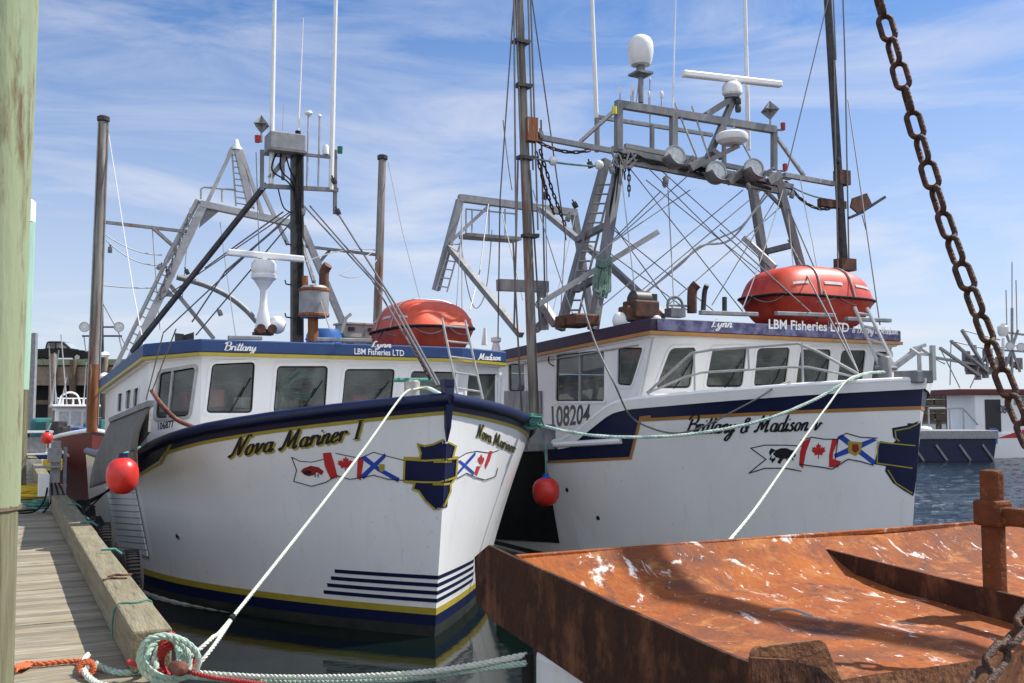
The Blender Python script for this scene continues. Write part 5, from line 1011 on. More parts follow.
rough(.165, 3.0, 6.05).build('shaft', 'pile_mint', o); MB().lathe([(.172, 6.05), (.172, 6.42), (.12, 6.46), (0, 6.47)], n=24).build('cap', 'white_plastic', o); rough(.16, -1, 3.0).build('lower_shaft', 'pile_brown', o)
tl = ['half-hidden black tyre nearest the camera, hanging on the outside of the kerb timber', 'second tyre along the kerb timber, counted from the camera', 'third tyre along the kerb timber, counted from the camera', 'fourth tyre along the kerb timber, counted from the camera', 'farthest tyre along the kerb timber, beside the hanging netting']
for k, s_ in enumerate((3.55, 6.2, 7.4, 8.7, 10.0)):
    if k == 0:
        ty = empty('tyre', D.w((.16, s_, DZ+.03)), AX, tl[0], 'tyre', 'tyres hung along the dock as fenders'); M_ = Matrix.Rotation(R(90), 3, 'Y')
        MB().lathe([(.14, -.07), (.20, -.09), (.235, -.07), (.25, -.03), (.25, .03), (.235, .07), (.20, .09), (.14, .07), (.13, .05), (.13, -.05), (.14, -.07)], M=M_, n=30).build('casing', 'rubber', ty)
        q = MB()
        for a in range(44): t = a/44*6.283; q.box((0, .250*math.cos(t), .250*math.sin(t)), (.12, .018, .006), M=Matrix.Rotation(t, 3, 'X') @ Matrix.Rotation(R(0), 3, 'X'))
        q.build('tread', 'rubber', ty); MB().tube([(-.02, 0, .17), (-.14, .01, .27), (-.26, .02, .27)], .012, 6).build('hanger', 'rope_teal', ty); t0_ = ty
    else:
        c = copy_tree(t0_); c.location = D.w((.16, s_, DZ-.02+.04*(k % 2))); c['label'] = tl[k]
# power pedestal with cables
pp = empty('power_pedestal', D.w((-1.55, 9.55, DZ)), AX, 'grey steel shore power post with a white meter box on the dock', 'power post')
pw = D.o; 
pp.location = atz(54, 512, DZ)
MB().box((0, 0, .55), (.14, .10, 1.1)).box((.14, .05, .5), (.05, .06, 1.0)).box((0, 0, .02), (.5, .35, .04)).build('post', 'galvanized', pp, bevel=.006)
MB().box((-.16, -.05, .42), (.16, .12, .34)).build('meter_box', 'white_plastic', pp, bevel=.01); MB().box((-.1, 0, .70), (.42, .25, .03)).box((-.02, -.03, .88), (.2, .14, .22)).build('tray', 'galvanized', pp, bevel=.006)
q = MB()
for k in range(4): q.tube(cr_spline([(-.1+.05*k, -.06, .45), (-.15+.1*k, -.2, .2), (-.3+.15*k, -.2, .03), (-.6+.4*k, .1+.1*k, .02), (.3+.1*k, .5, .05), (.9, .9+.1*k, .25)], 6), .014, 6)
q.build('supply_cable', 'rubber', pp)
def heap(name, m, c, n, r0, label, cat, rr=.018, h=.12):
    random.seed(sum(map(ord, label))); q = MB()
    for k in range(n):
        a0 = random.uniform(0, 6); r = r0*random.uniform(.6, 1.1); cx, cy = random.uniform(-.12, .12), random.uniform(-.12, .12)
        q.tube(cr_spline([(cx+r*math.cos(a0+t*.785)*random.uniform(.85, 1.15), cy+r*math.sin(a0+t*.785)*random.uniform(.85, 1.15), rr+h*k/n+random.uniform(0, .02)) for t in range(8)], 4, True), rr, 6, closed=True)
    o = q.build(name, m); o.location = c; return tag(o, label, cat)
heap('rope_heap', 'rope_orange', atz(44, 492, DZ), 6, .32, 'small heap of orange rope on the dock behind the power post', 'rope')
heap('rope_heap', 'yellow', D.w((-.45, 13.6, DZ)), 9, .30, 'yellow hose coiled at the foot of the kerb timber', 'hose', .03, .2)
heap('rope_heap', 'rope_teal', D.w((-.35, 11.6, DZ)), 6, .25, 'green rope coiled in shadow beside the kerb timber', 'rope')
# ------------------------------------------------------------------ ropes by the camera
K0 = 5.85
def rope(name, m, pts, r, label, cat='rope', group=None, n=8, laid=True):
    P = cr_spline(pts, n); q = MB()
    if laid: rope_mb(q, P, r)
    else: q.tube(P, r, 7)
    return tag(q.build(name, m), label, cat, group)
q = MB(); random.seed(9)
for k in range(4):
    c = at(169+random.uniform(-3, 3), 659+random.uniform(-3, 3), K0-.04*k+.02); rx, ry = (.070+.015*k, .115+.012*k); a_ = .35+.18*k
    P = [c+Vector((math.cos(t/12*6.283)*rx*math.cos(a_)-math.sin(t/12*6.283)*ry*math.sin(a_), .08*math.sin(t/12*6.283+k)-.02, math.cos(t/12*6.283)*rx*math.sin(a_)+math.sin(t/12*6.283)*ry*math.cos(a_))) for t in range(12)]
    rope_mb(q, cr_spline(P+[P[0]], 5), .018)
tag(q.build('rope_coil', 'rope_green'), 'pale green mooring rope wound in loops round the end of the kerb timber', 'rope')
q = MB()
for k in range(4):
    c = at(169+3*k, 657+2*k, K0+.03+.01*k); P = [c+Vector(((.05+.013*k)*math.cos(t/10*6.283), .03*math.sin(t/10*12), (.13-.01*k)*math.sin(t/10*6.283))) for t in range(10)]
    rope_mb(q, cr_spline(P+[P[0]], 5), .014)
P = [at(128, 662, 5.9), at(140, 665, 5.85), at(152, 668, 5.85), at(165, 672, 5.8)]; rope_mb(q, cr_spline(P, 6), .016)
tag(q.build('rope_coil', 'rope_red'), 'red rope tucked inside the green loops at the kerb end', 'rope')
q = MB(); p = at(178, 668, K0-.1); q.lathe([(.02, -.10), (.036, -.08), (.042, .07), (.03, .10), (0, .11)], p, (Vector((.5, -.8, .15))).to_track_quat('Z', 'Y').to_matrix(), 14); tag(q.build('cleat_peg', 'brown_sheath'), 'rounded reddish brown wooden peg sticking out of the rope loops', 'peg')
def on_rail(px):
    best = None
    for i in range(1, 300):
        a = i*.01; p = A.w(hA.P(a+hA.us(shA(a)), shA(a), -1, .055)+Vector((0, 0, .085)))
        d = abs(proj(p)[0]-px)
        if best is None or d < best[0]: best = (d, p)
    return best[1]
top = on_rail(403)
j = at(232, 618, 6.35); rope('mooring_rope', 'rope_white', [A.w(A.U(428, 387, .9)), A.w(A.U(416, 389, .8)), top, top.lerp(j, .33)-Vector((0, 0, .03)), top.lerp(j, .66)-Vector((0, 0, .03)), j, at(212, 638, 6.0), at(192, 656, K0)], .0125, 'pale taut mooring rope from the kerb up over the blue-roofed bow', group='mooring ropes')
rope('rope_tail', 'rope_white', [j+Vector((0, .02, 0)), at(218, 640, 6.05), at(205, 657, 5.9), at(193, 671, K0)], .0125, 'short second leg of pale rope spliced into the taut mooring rope near the kerb')
tag(MB().tube([at(230.5, 619, 6.32), at(233.5, 616, 6.36)], .019, 8).build('splice_tape', 'rubber'), 'black tape binding where the two pale ropes join', 'tape')
rope('mooring_rope', 'rope_white', [at(186, 672, K0), at(270, 677, 5.6), at(370, 676, 5.2), at(450, 669, 4.95), at(526, 655, 4.72)], .0155, 'upper of the two pale ropes crossing the dark water towards the tray', group='mooring ropes')
rope('mooring_rope', 'rope_green', [at(180, 676, K0-.05), at(280, 682, 5.6), at(390, 680, 5.2), at(460, 672, 4.95), at(526, 663, 4.7)], .0155, 'lower greener rope of the two crossing the dark water towards the rusty tray', group='mooring ropes')
rope('mooring_rope', 'rope_red', [at(176, 668, K0), at(210, 677, 5.7), at(240, 681, 5.5), at(300, 690, 5.1)], .012, 'thin red rope leaving the loops to the right over the water')
Zd = DZ+.02
zt_ = lambda x, y, dz=0: atz(x, y, Zd+dz)
rope('rope_piece', 'rope_orange', [zt_(14, 669), zt_(24, 664), zt_(40, 664), zt_(60, 662), zt_(78, 661), zt_(85, 662, .02)], .016, 'orange rope lying on the planks with a frayed end at the left')
q = MB(); random.seed(4)
for k in range(16): P = [zt_(30+random.uniform(-2, 4), 663+random.uniform(-2, 2)), zt_(22+random.uniform(-4, 4), 665+random.uniform(-3, 4), .01), zt_(14+random.uniform(-2, 3), 669+random.uniform(-4, 4))]; q.tube(cr_spline(P, 4), .006, 5)
tag(q.build('frayed_end', 'rope_orange'), 'frayed tuft ending the orange rope on the dock', 'rope')
rope('rope_piece', 'rope_green', [zt_(96, 664, .02), zt_(108, 670), zt_(122, 673), zt_(138, 672), zt_(148, 664, .06), at(150, 648, 5.9), at(152, 636, 5.9)], .021, 'pale green rope lying on the planks and rising into the loops')
rope('rope_piece', 'rope_white', [zt_(88, 655, .03), zt_(84, 662, .03), zt_(85, 672, .02), zt_(92, 680), zt_(106, 686), zt_(150, 690)], .019, 'cream rope end bent round the orange rope at the bottom of the picture')
q = MB(); 
for k in range(3): c = zt_(86, 666+2*k, .03); rope_mb(q, cr_spline([c+Vector((.045*math.cos(t), .02*math.sin(t)+.01*k, .03*math.sin(t))) for t in [i*.7 for i in range(10)]], 3), .011)
tag(q.build('whipping', 'rope_orange'), 'orange turns wrapped round the cream rope end', 'rope')
E_ = [B.w(B.U(885, 372, .9)), B.w(ong(858, 376, -.05)), at(812, 401, 13.9), at(760, 421, 13.6), at(700, 433, 13.5), at(650, 437, 13.5), at(600, 436, 13.6), at(560, 430, 13.7), at(525, 420, 13.7), at(497, 409, 13.5), at(470, 402, 12.6), A.w(A.U(447, 397, .0)), A.w(A.U(428, 388, .9)), A.w(A.U(414, 388, .95))]
rope('mooring_rope', 'rope_mixed', E_, .023, 'green and white rope slung in a curve between the bows of the two boats', group='mooring ropes')
q = MB(); c = at(533, 422, 13.65); random.seed(2)
for k in range(9): q.tube(cr_spline([c+Vector((random.uniform(-.14, .14), random.uniform(-.04, .04), random.uniform(-.1, .12))) for _ in range(5)], 4), .015, 6)
tag(q.build('rope_knot', 'rope_teal'), 'shaggy green knot tied into the rope between the two boats', 'knot')
rope('mooring_rope', 'rope_white', [B.w(B.U(885, 372, .9)), B.w(ong(852, 377, -.06)), at(826, 408, 13.0), at(790, 459, 11.0), at(756, 508, 8.6), at(727, 544, 6.6), at(716, 562, 5.8)], .013, 'pale rope running down from the violet-roofed bow to behind the rusty tray', group='mooring ropes')

# ------------------------------------------------------------------ rusty steel tray and the workboat carrying it
T = Frame(0, 4.83); X1 = 4.6
tr = empty('steel_tray', T.w((0, 0, 1.4)), AX, 'large rusty orange steel tray splashed with bird droppings in the lower right foreground', 'tray')
o_ = Vector((0, 0, -1.4))
def TB(): return MB()
def tbuild(q, name, m, **k): q.v = [tuple(Vector(v)+o_) for v in q.v]; return q.build(name, m, tr, **k)
EP = [(488, 545), (515, 558), (560, 577.5), (610, 602), (660, 624), (708, 646), (752, 664)]
EPl = [T.V(x, y, 0) for x, y in EP]; BT = [T.V(x, y, 0) for x, y in ((474, 557), (476, 602), (491, 620), (523, 642), (583, 683))]
end_b = Vector((0, -2.05, 1.36)); end_t = Vector((0, -2.05, 1.78))
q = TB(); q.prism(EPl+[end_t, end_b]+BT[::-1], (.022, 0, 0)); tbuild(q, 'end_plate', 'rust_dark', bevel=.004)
def sec(x, e2, z): return Vector((x, -e2, z))
random.seed(21)
from mathutils import noise
prof = [(0, 1.90), (.05, 1.86), (.15, 1.79), (.24, 1.735), (.31, 1.70), (.38, 1.695), (.45, 1.69), (.6, 1.68), (.8, 1.67), (1.0, 1.657), (1.2, 1.645), (1.4, 1.63), (1.6, 1.615), (1.75, 1.60), (1.84, 1.595)]
G = []
for i in range(60):
    x = .022+(X1-.022)*i/59; G.append([sec(x, e, z+.030*(noise.noise(Vector((x*1.1, e*1.6, 2)))+.5*noise.noise(Vector((x*3, e*4, 5)))) *(1 if e > 0 else .4)+(.014*math.sin(x*1.7) if e == 0 else 0)) for e, z in prof])
q = TB(); q.grid(G); tbuild(q, 'pan', 'rust_bright', solid=.02)
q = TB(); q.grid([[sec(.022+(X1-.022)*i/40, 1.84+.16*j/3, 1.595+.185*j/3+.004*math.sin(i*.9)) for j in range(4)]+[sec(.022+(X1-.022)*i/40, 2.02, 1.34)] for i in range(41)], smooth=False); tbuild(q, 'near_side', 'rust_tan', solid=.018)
q = TB(); q.beam((.02, 0, 1.905), (X1, 0, 1.905), .03, .028); tbuild(q, 'rim_bar', 'rust_bright', bevel=.006)
dp = [T.V(825, 549, 0)]; 
P1 = lambda px, py: T.V(px, py, 1.9)
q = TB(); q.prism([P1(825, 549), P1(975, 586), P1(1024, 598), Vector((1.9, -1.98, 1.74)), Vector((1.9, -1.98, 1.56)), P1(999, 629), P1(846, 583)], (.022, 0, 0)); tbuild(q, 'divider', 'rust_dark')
q = TB(); q.box((1.95, -1.12, 2.02), (.07, .095, .62)); tbuild(q, 'upright', 'rust_mid', bevel=.018)
q = TB(); q.box((1.95, -1.12, 2.13), (.11, .14, .12)); q.beam((1.95, -1.12, 2.12), (1.97, -2.6, 2.12), .055, .085); tbuild(q, 'cross_bar', 'rust_mid', bevel=.015)
q = TB(); lug = [T.V(x, y, .06) for x, y in ((757, 668), (756, 652), (772, 645), (822, 639.5), (829, 650), (842, 676))]
NP = (0, -2.0, 1.8); lug = [T.pl(x, y, NP, (0, 1, 0)) for x, y in ((752, 690), (753, 654), (757, 648), (772, 645), (820, 639.5), (826, 643), (842, 680), (842, 700))]
q.prism(lug, (0, .018, 0)); tbuild(q, 'corner_lug', 'rust_tan', bevel=.004)
q = TB(); q.prism([T.pl(x, y, (0, -2.06, 1.8), (0, 1, 0)) for x, y in ((752, 700), (752, 658), (790, 660), (820, 668), (836, 684), (836, 700))], (0, .015, 0)); tbuild(q, 'corner_plate', 'rust_dark')
q = TB()
for x in (.6, 1.7, 2.8, 3.9): q.beam((x, -.35, 1.62), (x, -1.8, 1.57), .08, .06)
tbuild(q, 'bearer', 'rust_dark')
tw = MB().tube(cr_spline([T.w((.95, -.72, 1.70)), T.w((1.0, -.80, 1.715)), T.w((1.03, -.90, 1.70))], 5), .006, 6).tube([T.w((1.0, -.86, 1.70)), T.w((1.06, -.95, 1.69))], .004, 5)
tag(tw.build('twig', 'grey_plastic'), 'short curved bone-coloured twig lying on the rusty tray floor', 'twig')
wb = empty('workboat', T.w((0, 0, 0)), AX, 'white hull with black rubbing strake under the rusty tray', 'workboat')
q = MB(); q.prism([(.04, -.14, 0), (4.6, -.14, 0), (4.6, -2.4, 0), (.5, -2.4, 0), (.04, -1.95, 0)], (0, 0, 1.6)); q.v = [(x, y, z-.1) for x, y, z in q.v]; q.build('hull', 'white_gelcoat', wb, bevel=.03)
q = MB(); q.tube([(.02, -.12, -.1), (.02, -.12, 1.48)], .028, 8); q.build('rubbing_strake', 'rubber', wb)
q = MB(); q.beam((.2, -.4, 1.54), (4.5, -.4, 1.54), .1, .09); q.beam((.2, -1.6, 1.54), (4.5, -1.6, 1.54), .1, .09); q.build('tray_support', 'rust_dark', wb)
# chain
def links(name, pts, pitch, r, wd, label, twist=0.6):
    P = resample(pts, pitch); ch = empty(name, P[0], 0, label, 'chain'); o0 = P[0]; hs = (pitch+2*r)/2-wd/2+r*.0; base = None; up = Vector((0, -1, .1)).normalized()
    q = MB(); K = []
    for k in range(12): a = -math.pi/2+math.pi*k/11; K.append(Vector((hs+(wd/2-r)*math.cos(a), (wd/2-r)*math.sin(a), 0)))
    K += [Vector((-p.x, -p.y, 0)) for p in K]; q.tube(K, r, 10, closed=True); first = q.build('link', 'chain_rust'); first.parent = ch
    for i in range(len(P)-1):
        c = (P[i]+P[i+1])/2; t = (P[i+1]-P[i]).normalized(); z = (up-t*up.dot(t)).normalized(); y = z.cross(t)
        an = (R(8) if i % 2 == 0 else R(82))+.22*math.sin(i*1.7)+twist*math.sin(i*.35)*.3; y2 = y*math.cos(an)+z*math.sin(an); z2 = t.cross(y2)
        o = first if i == 0 else first.copy()
        if i: COL.objects.link(o); o.parent = ch
        M_ = Matrix((t, y2, z2)).transposed().to_4x4(); M_.translation = c-o0; o.matrix_local = M_
    return ch
links('chain', cr_spline([at(870, -30, 4.55), at(905, 90, 4.45), at(941, 210, 4.35), at(985, 330, 4.2), at(1012, 400, 4.1), at(1044, 480, 3.9), at(1060, 560, 3.6), at(1032, 615, 3.4), at(1000, 655, 3.25), at(974, 690, 3.15), at(955, 730, 3.1)], 12), .122, .0128, .082, 'heavy rusty chain hanging across the upper right sky down to the tray')

ga = empty('shadow_gallows', (4.45, 6.3, 1.3), 0, 'unseen steel derrick added out of frame to cast a shadow band on the rusty tray', 'derrick')  # unseen, added so its boom shadows the tray and the chain has a support
MB().tube([(0, 0, 0), (2.45, -.9, 6.6)], .12, 10).build('shadow_mast', 'rust_dark', ga); MB().tube([(2.45, -.9, 6.6), (-.25, 1.4, 7.15)], .11, 10).build('shadow_boom', 'rust_dark', ga)
# ================================================================== far left: high wharf, pickup, moored boat
Wf = Frame(-43, 85, 0, 0)
wf = empty('wharf', Wf.o, 0, 'high timber wharf on tall piles far off at the left, with a dark opening beneath', 'wharf')
MB().box((-3, 5, 6.55), (30, 14, .35)).build('deck', 'concrete', wf); MB().box((-3, -2.05, 6.72), (30, .25, .5)).build('kerb', 'pile_green', wf)
MB().box((-3, -1.8, 5.8), (30, .4, 2.0)).build('fascia', 'kerb_tan', wf); MB().box((-3, 4, 3), (29, .3, 8)).build('dark_backing', 'ink', wf)  # near-black sheet painting in the dark of the opening beneath the deck
for k in range(11): MB().tube([(-14+2.3*k+(k % 3)*.3, -2.3, -1), (-14+2.3*k+(k % 3)*.3, -2.3, 6.9 if k % 2 else 7.4)], .27, 10).build('pile', 'kerb_tan' if k % 3 else 'old_wood', wf)
MB().box((-3, -2.2, 3.4), (29, .25, .35)).build('waler', 'old_wood', wf)
pk = empty('pickup_truck', (-38.6, 85.6, 6.80), 0, 'black crew cab pickup parked on the high wharf at the far left', 'pickup')
def prof_car(P, w, m, name, bev=.05): return MB().prism([(x, -w/2, z) for x, z in P], (0, w, 0)).build(name, m, pk, bevel=bev)
prof_car([(-2.9, .45), (-2.95, 1.1), (-1.0, 1.15), (-1.0, 1.1), (.85, 1.12), (2.2, 1.02), (2.6, .9), (2.65, .45)], 1.9, 'car_black', 'body')
prof_car([(-1.1, 1.1), (-.95, 1.72), (-.75, 1.80), (.2, 1.80), (.45, 1.74), (1.15, 1.12)], 1.7, 'car_black', 'cab')
for P in ([(-.9, 1.2), (-.8, 1.62), (-.2, 1.66), (-.2, 1.2)], [(-.1, 1.2), (-.1, 1.66), (.35, 1.63), (.85, 1.2)]): MB().prism([(x, -.88, z) for x, z in P], (0, .02, 0)).build('side_window', 'interior', pk)
MB().prism([(.50, -.7, 1.70), (1.12, -.75, 1.18), (1.12, .75, 1.18), (.50, .7, 1.70)], (.02, 0, .02)).build('windscreen', 'lamp_glass', pk)
for x in (-1.9, 1.75):
    for y in (-.85, .85):
        w_ = MB().lathe([(0, -.12), (.38, -.12), (.42, -.06), (.42, .06), (.38, .12), (0, .12)], (x, y, .42), Matrix.Rotation(R(90), 3, 'X'), 20).build('wheel', 'rubber', pk); MB().lathe([(0, -.13), (.22, -.13), (.22, .13), (0, .13)], (x, y, .42), Matrix.Rotation(R(90), 3, 'X'), 14).build('rim', 'aluminium', w_)
MB().box((2.6, -.6, .85), (.1, .35, .15)).build('headlight', 'lamp_glass', pk); MB().box((2.6, .6, .85), (.1, .35, .15)).build('headlight', 'lamp_glass', pk)
sp = empty('steel_post', at(34, 348, 40)-Vector((0, 0, 4)), 0, 'pale grey perforated steel post in front of the pickup tail', 'post'); MB().box((0, 0, 2.6), (.2, .2, 4)).build('post', 'galvanized', sp)
# maroon-hulled boat ahead on the dock
C_ = Frame(*D.w((1.35, 24.5, 0)).xy, 0, AX)
hC = Hull(C_, lambda a: lerpt([(0, 2.1), (3, 1.75), (9, 1.6)], a), -.5, (.9, 4, 1.7), (1.15, 3.5, 2.2), 9, 2.3)
bC = empty('fishing_boat', C_.o, AX, 'small maroon-hulled boat with white cabin tied up farther along the dock', 'fishing boat'); hC.mesh(bC, 'hull_maroon')
for s in (-1, 1): MB().tube([hC.P(a+hC.us(2.2)+.001, lerpt([(0, 2.1), (3, 1.75), (9, 1.6)], a), s) for a in (0, .1, .4, .9, 1.6, 2.4, 3.3, 5, 9)], .06, 8).build('rub_rail', 'flag_white', bC)
q = MB()
for k in range(3): q.tube([hC.P(.8+.8*k, 1.35, -1, .03), hC.P(1.3+.8*k, 1.5, -1, .03)], .045, 6)
q.build('hull_mark', 'flag_white', bC)
pc = Panel(C_, bC, (-1.2, 3.2, 1.6), (1, 0, 0), (0, 0, 1), (0, 1, 0))
q = MB(); q.box((-.2, 4.6, 2.1), (1.2, 2.2, 1.3)); q.build('wheelhouse', 'cabin_white', bC, bevel=.05); MB().box((-.2, 4.5, 2.79), (1.4, 2.5, .08)).build('roof', 'cabin_white', bC, bevel=.03)
for x in (-.55, -.2, .15): MB().box((x, 3.49, 2.4), (.27, .03, .42)).build('window', 'lamp_glass', bC)
for y in (4.0, 5.0): MB().box((-.81, y, 2.4), (.03, .5, .5)).build('window', 'interior', bC)
MB().box((-.9, 6.6, 2.0), (1.0, 1.6, .8)).build('tarp', 'teal_tarp', bC, bevel=.15)
q = MB(); q.tube(cr_spline([(-.6, 5.5, 2.8), (-.55, 5.5, 3.1), (-.3, 5.5, 3.25), (-.05, 5.5, 3.15), (.05, 5.5, 2.8)], 6), .03, 8); q.tube([(-.7, 5.6, 2.8), (-.7, 5.6, 3.05), (.3, 5.6, 3.05), (.3, 5.6, 2.8)], .02); q.build('roll_bar', 'white_plastic', bC)
lm = C_.U(103, 427, 6); lt = C_.U(101, 300, 6); MB().tube([lm, lt], .07).build('light_mast', 'black_steel', bC)
q = MB(); q.tube([C_.U(82, 336, 6), C_.U(122, 336, 6)], .03); q.tube([C_.U(99, 327, 6), C_.U(116, 327, 6)], .03); q.build('mast_arm', 'black_steel', bC)
for x in (84.5, 119): flood(C_, bC, x, 327, 5.9, .17, False)
for y in (355, 376): MB().lathe([(.1, -.08), (.18, 0), (.1, .1), (0, .12)], C_.U(104.5, y, 5.9)).build('mast_dome', 'white_plastic', bC)
for x0, y0, x1, y1 in ((84, 337, 86, 352), (119, 337, 122, 350), (101, 300, 88, 370), (101, 300, 128, 350)): MB().tube([C_.U(x0, y0, 6), C_.U(x1, y1, 6)], .02, 6).build('stay', 'cable_pale', bC)
p = C_.U(47, 438, -1.2); fender(C_, p, .15, .32, 'buoy_red', 'fender', 'small far red ball fender at the end of the dock beside the maroon boat', tuple(Vector(p)+Vector((.1, .2, .4))))
random.seed(23)
for k in range(9): MB().box((random.uniform(-1.0, .5), random.uniform(1.6, 3.2), random.uniform(1.9, 2.3)), (random.uniform(.15, .5), .3, random.uniform(.15, .5)), rz=random.uniform(0, 1)).build('deck_gear', random.choice(['weathered_steel', 'blue_plastic', 'grey_plastic', 'teal_tarp', 'black_steel', 'white_plastic']), bC, bevel=.02)
q = MB()
for k in range(9): x = random.uniform(-.9, .5); q.tube([(x, 4+k*.2, 2.8), (x+random.uniform(-.3, .3), 4.5, random.uniform(3.6, 5.6))], .02, 6)
q.build('aerial', 'cable_pale', bC)
for k in range(4): MB().tube([(-.6+.3*k, 3.4, 2.83), (-.6+.3*k, 3.4, 3.0)], .03, 6).build('lamp', 'white_plastic', bC)
# white stand and boxes at the far end of the dock
t = empty('dock_cart', atz(34, 468, DZ), AX, 'small white metal cart at the far end of the dock', 'cart'); q = MB(); 
for x in (-.4, .4):
    for y in (-.3, .3): q.tube([(x, y, 0), (x, y, 1.0)], .03)
q.box((0, 0, 1.0), (.9, .7, .05)).box((0, 0, .4), (.9, .7, .05)); q.build('frame', 'white_plastic', t); MB().box((0, 0, .65), (.6, .5, .4)).build('bin', 'galvanized', t, bevel=.02)
for (px_, py_, m_, l_, sz) in ((38, 462, 'blue_plastic', 'small blue crate at the far end of the dock', (.5, .4, .3)), (52, 470, 'yellow', 'small yellow crate on the dock beside the kerb', (.45, .4, .28)), (28, 474, 'grey_plastic', 'grey crate on the dock behind the big piling', (.6, .45, .35))):
    o = empty('crate', atz(px_, py_, DZ), .4, l_, 'crate', 'crates at the far end of the dock'); q = MB(); w_, d_, h_ = sz; q.box((0, 0, .02), (w_, d_, .04)); q.box((0, -d_/2, h_/2), (w_, .03, h_)); q.box((0, d_/2, h_/2), (w_, .03, h_)); q.box((-w_/2, 0, h_/2), (.03, d_, h_)); q.box((w_/2, 0, h_/2), (.03, d_, h_)); q.build('shell', m_, o); MB().box((0, 0, h_*.6), (w_*.85, d_*.85, h_*.4)).build('contents', 'netting', o)
# ================================================================== far right basin
R1 = Frame(22.1, 52, 0, R(8))
bg_ = empty('barge', R1.o, R(8), 'low dark blue barge with pale grey deck edge across the basin at the right', 'barge')
q = MB(); q.prism([(-3.2, 0, -.3), (3.0, 0, -.3), (3.3, 0, 1.2), (-3.6, 0, 1.2)], (0, 3.5, 0)); q.build('hull', 'navy', bg_, bevel=.08); MB().box((0, 1.7, 1.42), (6.6, 3.6, .45)).build('coaming', 'galvanized', bg_, bevel=.03); MB().box((3.2, .2, 1.35), (.12, .5, .8)).build('bow_post', 'blue_plastic', bg_)
for k in range(5): MB().beam((-2.8+1.3*k, -.02, .9), (-2.2+1.3*k, -.02, .1), .12).build('hull_brace', 'weathered_steel', bg_)
MB().ball((-.6, .4, 1.7), .34, sq=(1.4, .8, .5)).build('bagged_net', 'flag_white', bg_)
w2 = Frame(28.6, 56, 0, R(4))
b2 = empty('fishing_boat', w2.o, R(4), 'white fishing boat with maroon cabin top and number 1080 across the basin', 'fishing boat')
q = MB(); q.prism([(-5.5, 0, -.3), (6, 0, -.3), (6.5, 0, 1.6), (-6.0, 0, 1.3)], (0, 4, 0)); q.build('hull', 'flag_white', b2, bevel=.1); q = MB(); q.prism([(-1.6, -.02, 1.15), (6.4, -.02, 1.25), (6.4, -.02, 2.0), (1.2, -.02, 2.0)], (0, .02, 0)); q.build('red_side', 'flag_red', b2); MB().box((-3.8, -.03, 1.15), (3.0, .04, .5)).build('red_side', 'hull_maroon', b2)
MB().box((.9, 1.8, 2.4), (7.2, 3.2, 2.4)).build('wheelhouse', 'cabin_white', b2, bevel=.06); MB().box((.6, 1.8, 3.72), (8.6, 3.6, .32)).build('roof', 'hull_maroon', b2, bevel=.04)
for x in (-.1, .9, 1.9, 2.9): MB().box((x, .18, 3.25), (.7, .04, .5)).build('window', 'interior', b2)
MB().box((-1.7, .18, 2.4), (.9, .04, 1.8)).build('doorway', 'ink', b2)
P = Panel(w2, b2, (0, .19, 2), (1, 0, 0), (0, 0, 1), (0, 1, 0)); block_text('registration_number', 'ink', b2, '1080', [(995, 413), (1010, 413), (1010, 405), (995, 405)], P.hit, .03, .02)
q = MB(); 
for x in (-5.4, -4.2, -3.4): q.tube([(x, .2, 1.3), (x, .2, 2.8)], .05)
q.tube([(-5.4, .2, 2.8), (-3.4, .2, 2.8), (-2.6, .2, 1.9)], .05); q.build('deck_rail', 'aluminium', b2)
q = MB(); random.seed(8); g2 = lambda x, y, u=2: w2.U(x, y, u)
for a in ((1012, 308, 1012, 375), (1005, 330, 1020, 372), (1018, 330, 1004, 372), (1002, 332, 1026, 335), (1000, 350, 1030, 352), (986, 340, 988, 375), (975, 345, 978, 375)): q.beam(g2(a[0], a[1]), g2(a[2], a[3]), .11)
q.build('mast_frame', 'galvanized', b2)
for a in ((951, 341, 988, 372), (940, 348, 980, 376), (931, 357, 985, 366), (962, 330, 985, 368)): MB().beam(g2(a[0], a[1], 1), g2(a[2], a[3], 2), .17, .14).build('outrigger_boom', 'galvanized', b2)
q = MB()
for a in ((951, 341, 990, 350), (940, 348, 960, 388), (931, 357, 945, 364), (951, 341, 950, 385), (962, 330, 1000, 340), (1012, 262, 1012, 310), (1016, 280, 1017, 330), (1006, 290, 1007, 335), (990, 345, 970, 388), (1020, 345, 985, 350)): q.tube([g2(a[0], a[1]), g2(a[2], a[3])], .035, 6)
q.build('rigging', 'cable_pale', b2)
q = MB()
for k in range(26): x, y = random.uniform(965, 1022), random.uniform(352, 376); q.box(g2(x, y, 2.2), (random.uniform(.2, .6), .3, random.uniform(.2, .7)))
q.build('deck_gear', 'weathered_steel', b2)
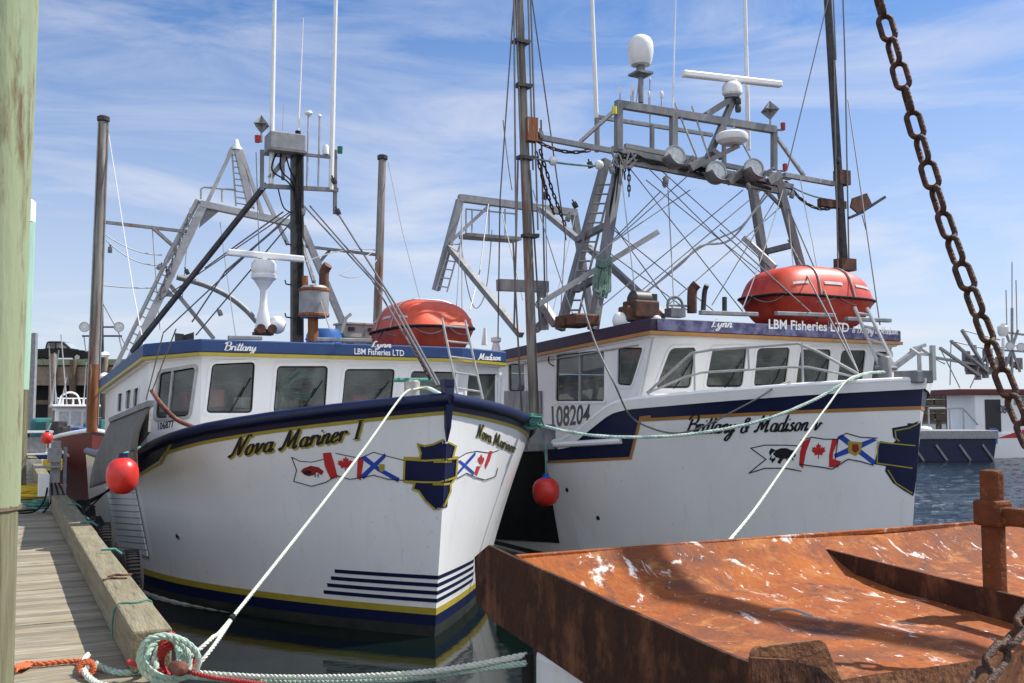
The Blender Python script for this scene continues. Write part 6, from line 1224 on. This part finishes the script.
MB().lathe([(.2, -.3), (.3, -.1), (.3, .25), (.15, .42), (0, .45)], g2(1003, 331, 2)).tube([g2(1003, 338, 2), g2(1003, 372, 2)], .08).build('satellite_dome', 'white_plastic', b2)
for x, y in ((1010, 346), (1021, 347)): flood(w2, b2, x, y, 1.2, .24, False)
# trap stacks on a wharf behind
w3 = empty('wharf', (30, 70, 0), 0, 'timber wharf behind the boats across the basin at the right', 'wharf'); MB().box((4, 3, 1.9), (22, 7, .3)).build('deck', 'concrete', w3)
for k in range(8): MB().tube([(-6+2.8*k, -.4, -1), (-6+2.8*k, -.4, 2.6)], .2, 8).build('pile', 'old_wood', w3)
first = None; n_ = 0; random.seed(6)
for i in range(5):
    for j in range(4-(i == 4)):
        if first is None:
            first = empty('lobster_trap', (0, 0, 0), 0, 'x', 'lobster trap', 'lobster traps stacked on the far wharf at the right'); q = MB()
            for x in (-.55, 0, .55):
                q.beam((x, -.3, 0), (x, -.3, .42), .05); q.beam((x, .3, 0), (x, .3, .42), .05); q.beam((x, -.3, .42), (x, .3, .42), .05)
            for z in (0, .14, .28, .42): q.beam((-.58, -.3, z), (.58, -.3, z), .04)
            q.build('frame', 'old_wood', first); MB().box((0, 0, .21), (1.05, .5, .38)).build('net', 'netting', first); o = first
        else: o = copy_tree(first)
        o.location = (-.9+30-.6+1.28*i-1.2, 69.6+random.uniform(-.1, .1), 2.06+.48*j+0); o.rotation_euler[2] = random.uniform(-.06, .06)
        o['label'] = 'weathered brown lobster trap in the stacks on the wharf across the basin'
for x_, h_ in ((925, 366), (938, 372), (958, 378)):
    pass
q = empty('piling', (at(949, 388, 66).x, 66, 0), 0, 'dark slanting post rising behind the barge at the right', 'piling'); MB().tube([(0, 0, -1), (-.1, 0, 3.9)], .2, 8).build('shaft', 'exhaust_rust', q)
q = empty('piling', (at(957, 388, 66).x, 66, 0), 0, 'dark straight post beside the white fishing boat across the basin', 'piling'); MB().tube([(0, 0, -1), (.05, 0, 3.9)], .2, 8).build('shaft', 'exhaust_rust', q)
